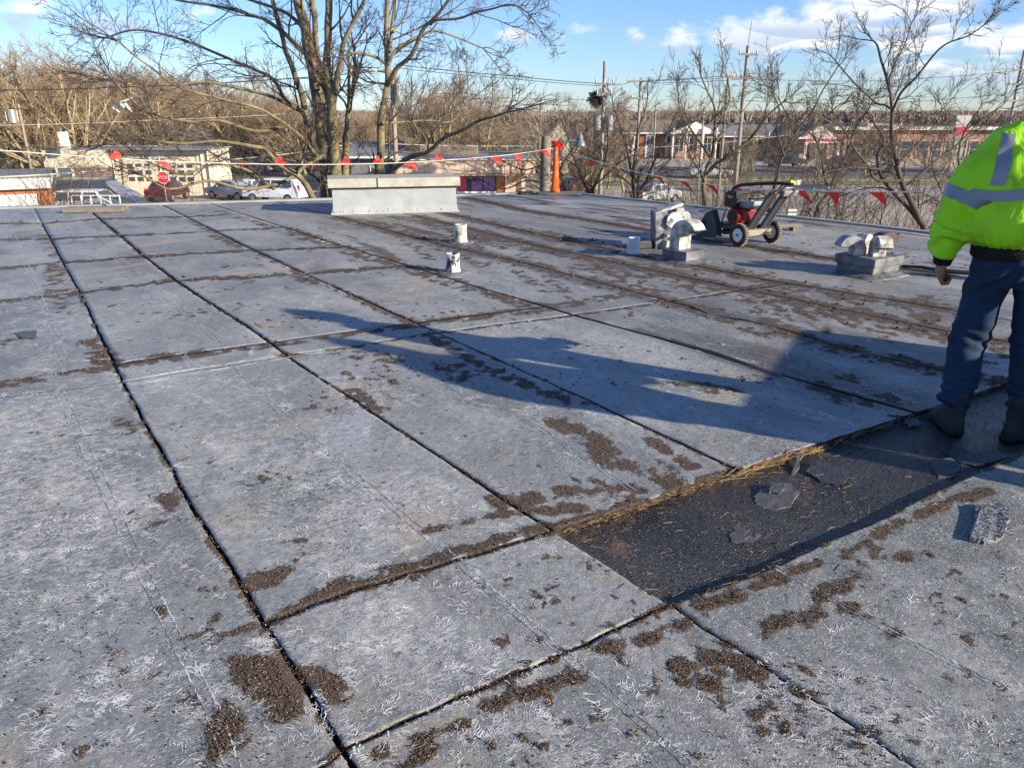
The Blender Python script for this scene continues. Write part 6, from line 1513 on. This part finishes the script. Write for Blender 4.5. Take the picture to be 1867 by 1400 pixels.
# ------------------------------------------------------------ vehicles
def car(px, Y, rz, m_, label, kind='car', L=4.5, group=None, name='parked_car'):
    p = wp(px, 350, Y); t = empty(name, (p.x, Y, GZ+.03), label, 'car' if kind != 'van' else 'van', group, rz=rz); Wd = 1.78
    if kind == 'suv': prof = [(-.5,.35),(-.5,.95),(-.48,1.15),(-.43,1.62),(-.38,1.70),(.10,1.72),(.16,1.66),(.26,1.12),(.44,1.0),(.49,.85),(.5,.4)]; belt_ = 1.08
    elif kind == 'van': prof = [(-.5,.35),(-.5,1.4),(-.49,1.92),(-.45,2.0),(.14,1.98),(.22,1.85),(.35,1.22),(.46,1.08),(.5,.9),(.5,.4)]; belt_ = 1.25
    else: prof = [(-.5,.35),(-.5,.80),(-.46,.95),(-.33,1.0),(-.22,1.36),(-.15,1.43),(.06,1.43),(.13,1.36),(.25,.98),(.44,.86),(.49,.72),(.5,.38)]; belt_ = .96
    m = MB(); n = len(prof); vs = []
    for s in (-1,1):
        for (x, z) in prof: ins = .0 if z < belt_ else .16*(z-belt_)/.55; vs.append((x*L, s*(Wd/2-min(ins,.2)), z))
    fs = [tuple(range(n)), tuple(reversed(range(n, 2*n)))] + [(i, i+n, (i+1)%n+n, (i+1)%n) for i in range(n)]
    m.add(vs, fs); m.build('body', m_, t, bevel=.05)
    top = max(z for _, z in prof)-.10; xs_ = [x*L for x, z in prof if z > belt_+.08]; xa, xb = min(xs_)+.10, max(xs_)+.02
    nw = 3 if kind != 'car' else 2
    for s in (-1,1):
        for k in range(nw):
            a = xa+(xb-xa)*k/nw+.06; b_ = xa+(xb-xa)*(k+1)/nw-.06; sh_ = .30 if k == nw-1 else 0; sl_ = .0
            y0 = s*(Wd/2+.006); y1 = s*(Wd/2-min(.16*(top-belt_)/.55,.2)+.010)
            mm = MB(); mm.add([(a,y0,belt_+.04),(b_+sh_,y0,belt_+.04),(b_,y1,top),(a+ (.10 if k == 0 else 0),y1,top)], [(0,1,2,3)]); mm.build('window', M['glass_dark'], t, recalc=False)
    # windscreens
    fr = [q for q in prof if q[1] >= belt_-.02 and q[0] > .05]; 
    i_hi = max(range(n), key=lambda i: (prof[i][1] > top-.02 and prof[i][0] or -9)); A_ = prof[i_hi]; B_ = prof[min(i_hi+1, n-1)]
    d_ = Vector((B_[1]-A_[1], 0, -(B_[0]-A_[0])*L)).normalized()*(-.012)
    mm = MB(); mm.add([(A_[0]*L,-.62,A_[1]),(B_[0]*L,-.75,B_[1]),(B_[0]*L,.75,B_[1]),(A_[0]*L,.62,A_[1])], [(0,1,2,3)]); o = mm.build('windscreen', M['glass_dark'], t, recalc=False); o.location = (.012,0,.012)
    mm = MB(); i0 = min(range(n), key=lambda i: (prof[i][0] if prof[i][1] > belt_ else 9)); B0 = prof[i0]; Aa = prof[min(i0+1, n-1)]
    mm.add([(B0[0]*L-.01,-.68,belt_+.05),(B0[0]*L-.01,.68,belt_+.05),(Aa[0]*L-.012,.60,max(Aa[1]-.08, belt_+.2)),(Aa[0]*L-.012,-.60,max(Aa[1]-.08, belt_+.2))], [(0,1,2,3)]); mm.build('rear_window', M['glass_dark'], t, recalc=False)
    for x in (-.31*L, .31*L):
        for s in (-1,1):
            mm = MB(); mm.tube([(x,s*(Wd/2-.2),.33),(x,s*(Wd/2+.02),.33)], .33, 18); w = mm.build('wheel', M['black_rubber'], t); mm = MB(); mm.tube([(x,s*(Wd/2+.0),.33),(x,s*(Wd/2+.035),.33)], .19, 12); mm.build('rim', M['steel'], w)
    for s in (-1,1):
        bpart((.492*L,s*.62,.72), (.08,.30,.14), 'headlight', M['steel'], t); bpart((-.497*L,s*.72,.92 if kind == 'car' else 1.1), (.06,.22,.18 if kind == 'car' else .4), 'taillight', M['tail_red'], t)
        bpart((.14*L,s*(Wd/2+.08),belt_+.06), (.12,.16,.11), 'mirror', m_, t)
    return t
car(178, 55., R(-4), M['car_grey'], 'grey panel van parked behind the white estate on the left', 'van', 5.2, name='parked_van')
car(166, 49.5, R(-3), M['car_white'], 'white sport utility car with dark windows behind the roof edge timber', 'suv', 4.7)
car(178, 46.5, R(4), M['car_blue'], 'pale blue car with only its roof showing above the roof edge', 'car', 4.4)
car(224, 48.5, R(2), M['car_dark'], 'dark low car right of the white sport utility car', 'car', 4.6)
car(306, 60., R(88), M['car_red'], 'dark maroon car standing end on below the stop sign', 'car', 3.9)
car(425, 61., R(150), M['car_silver'], 'silver car, leftmost of the cars parked right of the cream garage', 'car', 4.6)
car(462, 62., R(25), M['car_white'], 'white car in the middle of the cars parked right of the cream garage', 'car', 4.6)
car(503, 59., R(165), M['car_white'], 'white sport utility car, rightmost of those parked behind the lower branches', 'suv', 4.7)
car(1050, 64., R(100), M['car_dark'], 'dark car parked in the lot right of the cone', 'car', 4.5)
car(1192, 58., R(40), M['car_silver'], 'silver car parked in the lot behind the bare stems', 'car', 4.5)
car(1290, 82., R(5), M['car_silver'], 'silver car beyond the thick based forked tree', 'car', 4.5)
car(1532, 98., R(3), M['car_red'], 'dark red car on the road in front of the plaza', 'car', 4.8)
car(1425, 100., R(2), M['car_dark'], 'dark car by the shaded building front', 'suv', 4.8)
car(1590, 101., R(4), M['car_grey'], 'grey car on the plaza lot', 'car', 4.6)
# white pipe gate in front of the cars
m = MB(); P0 = wp(130,362,41.); P1 = wp(218,362,41.)
t = empty('pipe_gate', (P0.x, 41, GZ), 'white pipe gate in front of the parked cars on the left', 'gate'); W_ = P1.x-P0.x; H = wp(150,357,41.).z-GZ
for k in range(6): mm = MB(); mm.tube([(W_*k/5,0,0),(W_*k/5,0,H)], .035, 6); mm.build('post', M['white_wall'], t)
mm = MB(); mm.tube([(0,0,H),(W_,0,H)], .035, 6); mm.tube([(W_*.6,0,H*.97),(W_,0,H*.7)], .03, 6); mm.build('rail', M['white_wall'], t)
# stop sign
p = wp(297,324,50.); t = empty('stop_sign', (p.x, 50., GZ), 'red octagonal stop sign in front of the cream garage', 'road sign'); zc = p.z-GZ
m = MB(); m.tube([(0,.05,0),(0,.05,zc+.3)], .035, 6); m.build('post', M['steel'], t)
m = MB(); m.prism([Vector((.40*math.cos(R(22.5+45*k)), 0, zc+.40*math.sin(R(22.5+45*k)))) for k in range(8)], (0,0,0), (0,.02,0)); m.build('plate_rim', M['white_wall'], t)
m = MB(); m.prism([Vector((.36*math.cos(R(22.5+45*k)), -.006, zc+.36*math.sin(R(22.5+45*k)))) for k in range(8)], (0,0,0), (0,.005,0)); m.build('plate', M['sign_red'], t)
def text(body, size, m_, parent, loc, rot=(R(90),0,0), ext=.003, name='lettering'):
    c = bpy.data.curves.new(name, 'FONT'); c.body = body; c.size = size; c.align_x = 'CENTER'; c.align_y = 'CENTER'; c.extrude = ext
    o = bpy.data.objects.new('tmp', c); C.objects.link(o); bpy.context.view_layer.update(); me = bpy.data.meshes.new_from_object(o.evaluated_get(bpy.context.evaluated_depsgraph_get())); bpy.data.objects.remove(o)
    me.materials.clear(); me.materials.append(m_); q = link(name, me, parent); q.location = loc; q.rotation_euler = rot; return q
text('STOP', .27, M['white_wall'], t, (0,-.012,zc))
# small white notice on the lot fence behind the saw
p = wp(1444,391,15.5); t = empty('notice_sign', (p.x, 15.5, GZ), 'small white notice reading do not block, behind the saw', 'sign'); zc = p.z-GZ
bpart((0,0,zc), (.17,.012,.20), 'board', M['white_wall'], t); bpart((-.0,.03,zc/2), (.04,.04,zc), 'post', M['wood_grey'], t)
text('DO NOT', .045, M['glass_dark'], t, (0,-.012,zc+.04)); text('BLOCK', .045, M['glass_dark'], t, (0,-.012,zc-.03))
p = wp(1662,285,100.); t = empty('pylon_sign', (p.x, 90., GZ), 'pale plaza pylon sign with a red panel, seen through the twisting tree', 'sign')
bpart((0,0,2.0), (1.1,.4,4.), 'pylon', M['pylon_grey'], t); bpart((0,-.25,4.5), (1.5,.2,.8), 'sign_panel', M['awning_red'], t); bpart((0,0,5.5), (1.6,.5,1.2), 'sign_panel', M['pylon_grey'], t)

# ------------------------------------------------------------ poles, lamps, wires
POLE = {}
def pole(key, top, bot_px, Y, w, label, arms=(), mt='wood_pole_grey', extra=None, name='utility_pole'):
    a = wp(*top, Y); b_ = Vector((a.x + (a.x*0), Y, GZ)); t = empty(name, b_, label, 'utility pole'); H = a.z-GZ; r_ = px_r(w, Y)
    m = MB(); m.tube([(0,0,-.2),(0,0,H)], [r_*1.15, r_*.85], 8); m.build('pole', M[mt], t)
    for (ypx, half, tilt, ins) in arms:
        z = wp(top[0], ypx, Y).z-GZ; L = half*Y/F_PX*1.05; m = MB(); m.box((0,-r_-.06,z), (2*L,.10,.13), (0,tilt,0)); arm = m.build('crossarm', M[mt], t)
        for k in range(ins): m = MB(); x = -L*.92+2*L*.92*k/max(ins-1,1); m.tube([(x,-r_-.06,z+.06-math.sin(tilt)*x),(x,-r_-.06,z+.26-math.sin(tilt)*x)], [.06,.04], 6); m.build('insulator', M['steel'], arm)
        if L > .8:
            m = MB(); m.tube([(-L*.55,-r_-.1,z-.05),(0,-r_-.03,z-.7)], .03, 4); m.tube([(L*.55,-r_-.1,z-.05),(0,-r_-.03,z-.7)], .03, 4); m.build('brace', M[mt], t)
    POLE[key] = t; return t
pole('a', (1103,112), 290, 46., 6.5, 'tall wooden pole carrying a drooping crossarm and a bird nest, right of the lamp', ((154,15,R(3),3),(173,12,0,2)))
pole('b', (1168,146), 290, 62., 5, 'wooden pole with a wide double crossarm, left of the large oak', ((149,22,0,5),(180,14,0,4)))
pole('c', (1364,84), 330, 52., 7, 'tallest pole with an aerial on top and two crossarms', ((100,15,R(2),3),(143,22,0,4)))
pole('d', (1328,138), 330, 60., 5, 'wooden pole left of the tallest pole', ((140,14,0,4),(186,12,0,3)), 'wood_pole')
pole('e', (986,178), 300, 80., 4, 'distant pole with two crossarms left of the cone', ((182,14,0,3),(190,10,0,3),(209,14,0,2)))
pole('f', (1196,194), 300, 74., 3.4, 'slim pale pole in front of the brick motel', ((200,4,0,0),))
pole('g', (1284,194), 300, 70., 3.4, 'slim pale pole in front of the white gable', ((200,5,0,0),))
pole('h', (1868,92), 300, 58., 5, 'pole with three crossarms at the right edge above the worker', ((128,14,0,3),(154,16,0,3),(184,14,0,3)))
pole('j', (714,128), 330, 44., 8.5, 'wooden street pole with two lamp heads behind the forking trunk', ((131,5,0,0),), 'wood_pole')
pole('k', (1498,235), 330, 66., 3, 'thin grey post in front of the plaza', (), 'wood_pole_grey')
m = MB(); t = POLE['c']; H = wp(1364,84,52.).z-GZ; m.tube([(0,0,H),(0.1,0,H+1.4)], .035, 5); m.build('aerial', M['steel'], t)
m = MB(); t = POLE['h']; H = wp(1868,92,58.).z-GZ; m.tube([(0,0,H),(0,0,H+1.0)], .03, 5); m.build('aerial', M['steel'], t)
m = MB(); t = POLE['a']; z = wp(1092,222,46.).z-GZ; m.tube([(-.35,-.25,z-.45),(-.35,-.25,z+.35)], .22, 12); m.build('transformer', M['drum'], t); m = MB(); m.tube([(.36,-.2,z-.45),(.36,-.2,z+.3)], .2, 12); m.build('transformer', M['drum'], t)
# bird nest
rnd = random.Random(9); segs = []; c_ = wp(1088,181,46.5)
for k in range(420):
    d = Vector((rnd.gauss(0,1), rnd.gauss(0,1), rnd.gauss(0,1))).normalized(); q = d*rnd.uniform(.15,.42); e_ = Vector((rnd.gauss(0,1), rnd.gauss(0,1), rnd.gauss(0,.5))).normalized()*rnd.uniform(.15,.3)
    segs.append((*(q-e_), *(q+e_), .02, .015))
o = fast_tubes(segs, 3, 'bird_nest', M['bark_dark'], None); o.location = c_; tag(o, 'dark bird or squirrel nest in the twigs beside the tall wooden pole', 'nest')
# lamps on the pole behind the fork
t = POLE['j']; z = wp(714,131,44.).z-GZ
for x0_, x1_ in ((-.1,-1.0),(-.1,-1.95)):
    m = MB(); m.tube([(x0_,-.1,z-.1),(x1_*.5,-.3,z+.05),(x1_+.2,-.35,z+.02)], .035, 5); m.build('lamp_arm', M['steel'], t)
    m = MB(); m.loft([(x1_,-.35,z-.12,.17,.12),(x1_,-.35,z-.02,.30,.16),(x1_,-.35,z+.10,.26,.13),(x1_,-.35,z+.16,.1,.06)], 14, p=2.4); m.build('lamp_head', M['white_paint'], t)
m = MB(); z = wp(714,168,44.).z-GZ; m.tube([(.30,-.2,z-.5),(.30,-.2,z+.4)], .2, 10); m.build('transformer', M['drum'], t)
# transformer pole on the left
t = pole('l', (33,190), 300, 44., 5, 'dark pole with a grey transformer drum at the far left', (), 'wood_pole'); z = wp(27,212,44.).z-GZ
m = MB(); m.tube([(-.35,-.2,z-.35),(-.35,-.2,z+.33)], .26, 14)
for k in range(8): a = k*math.pi/4; m.box((-.35+.27*math.cos(a),-.2+.27*math.sin(a),z),(.03,.03,.5),(0,0,a))
m.build('transformer', M['steel'], t)
# stub pole with barn lamp by the cone
p = wp(996,249,19.); t = empty('wooden_pole', (p.x, 19., GZ), 'thick grey wooden stub pole just left of the orange delineator cone', 'pole'); H = p.z-GZ
m = MB(); m.tube([(-.02,0,-.1),(-.03,0,H*.6),(0,0,H-.04),(0,0,H)], [.135,.125,.118,.09], 16); m.build('pole', M['wood_grey'], t)
m = MB(); m.tube([(.1,0,H*.55),(.105,0,H-.1),(.03,0,H-.02)], .012, 5); m.build('conduit', M['cable'], t)
z = wp(1058,258,19.).z-GZ; x = wp(1058,258,19.).x-p.x
m = MB(); m.tube([(.1,0,z-.45),(.22,0,z-.12),(.40,0,z-.01),(x-.05,0,z+.02)], .028, 8); m.build('lamp_arm', M['steel'], t)
m = MB(); m.loft([(x,0,z-.12,.135,.135),(x,0,z-.10,.14,.14),(x,0,z-.03,.115,.115),(x,0,z+.03,.065,.065),(x,0,z+.14,.055,.055),(x,0,z+.145,.03,.03),(x,0,z+.20,.026,.026)], 18, p=2); m.build('lamp_head', M['grey_metal'], t)
# wires
def wire(name, pts, r_, m_, label, group=None):
    P = [wp(*q) for q in pts]; off = P[0]; Q = []
    for a, b_ in zip(P[:-1], P[1:]):
        for k in range(10):
            u = k/10; q = a.lerp(b_, u); q.z -= (b_-a).length*.012*4*u*(1-u)*.5; Q.append(q-off)
    Q.append(P[-1]-off); m = MB(); m.tube(Q, r_, 4, caps=False); o = m.build(name, m_, None, recalc=False); o.location = off; return tag(o, label, 'cable', group)
wire('overhead_wire', [(-200,170,40),(0,165,42),(230,159,44),(460,148,46),(706,128,44)], .035, M['cable'], 'thick dark overhead cable crossing the left wood')
wire('overhead_wire', [(-200,236,40),(0,229,41),(300,218,44),(520,208,46)], .018, M['cable_pale'], 'thin pale overhead wire below the thick cable on the left')
wire('overhead_wire', [(-200,345,14),(0,323,16),(210,309,18),(420,291,20),(640,262,30)], .020, M['cable_pale'], 'pale service cable in front of the brick garage and cream building')
wire('overhead_wire', [(600,132,40),(706,130,44)], .02, M['cable'], 'short dark wire at the lamp pole')
gw_ = 'overhead wires between the centre poles'
wire('overhead_wire', [(720,118,44),(934,139,45),(1095,153,46)], .026, M['cable'], 'upper dark wire from the lamp pole to the drooping crossarm pole')
wire('overhead_wire', [(720,124,44),(934,144,45),(1095,157,46)], .020, M['cable'], 'lower dark wire from the lamp pole to the drooping crossarm pole')
wire('overhead_wire', [(1110,153,46),(1150,150,62),(1320,139,60)], .022, M['cable'], 'dark wire from the drooping crossarm pole past the double crossarm pole')
wire('overhead_wire', [(1185,146,62),(1364,140,52),(1560,139,55),(1867,120,58)], .018, M['cable_pale'], 'upper pale wire running right from the centre poles')
wire('overhead_wire', [(1185,152,62),(1364,144,52),(1600,148,55),(1867,128,58)], .018, M['cable'], 'dark wire running right below the upper pale wire')
wire('overhead_wire', [(800,178,80),(940,179,80),(1080,182,80)], .022, M['cable'], 'low dark wire over the skyline towers')
wire('overhead_wire', [(1300,186,60),(1364,184,52),(1600,190,56),(1867,168,58)], .016, M['cable'], 'lower dark wire running right toward the edge pole')
wire('overhead_wire', [(700,262,50),(1000,266,60),(1100,272,62),(1300,262,64),(1500,238,66)], .022, M['cable_pale'], 'pale service cable sagging in front of the motel')
wire('overhead_wire', [(1048,272,19),(1090,290,19),(1140,310,19.3)], .010, M['cable'], 'thin dark wire drooping from the barn lamp')
# white plastic rag caught in the left branches
m = MB(); p = wp(228,192,19.5); S = 19.5/F_PX
pl = [[(-22,4),(-16,0),(-8,-4)],[(-8,-4),(4,-8),(14,-12)],[(-8,-4),(-2,2),(2,8)],[(14,-12),(22,-16),(30,-12)],[(-22,4),(-16,8),(-12,12)],[(0,-3),(6,6),(8,11)]]
for q in pl: m.tube([Vector((a*S, .05*math.sin(a), -b_*S)) for a, b_ in q], [.045,.035,.018], 5, flat=.3)
o = m.build('plastic_rag', M['white_paint'], None); o.location = p; tag(o, 'torn white plastic rag caught in the branches on the left', 'plastic rag')
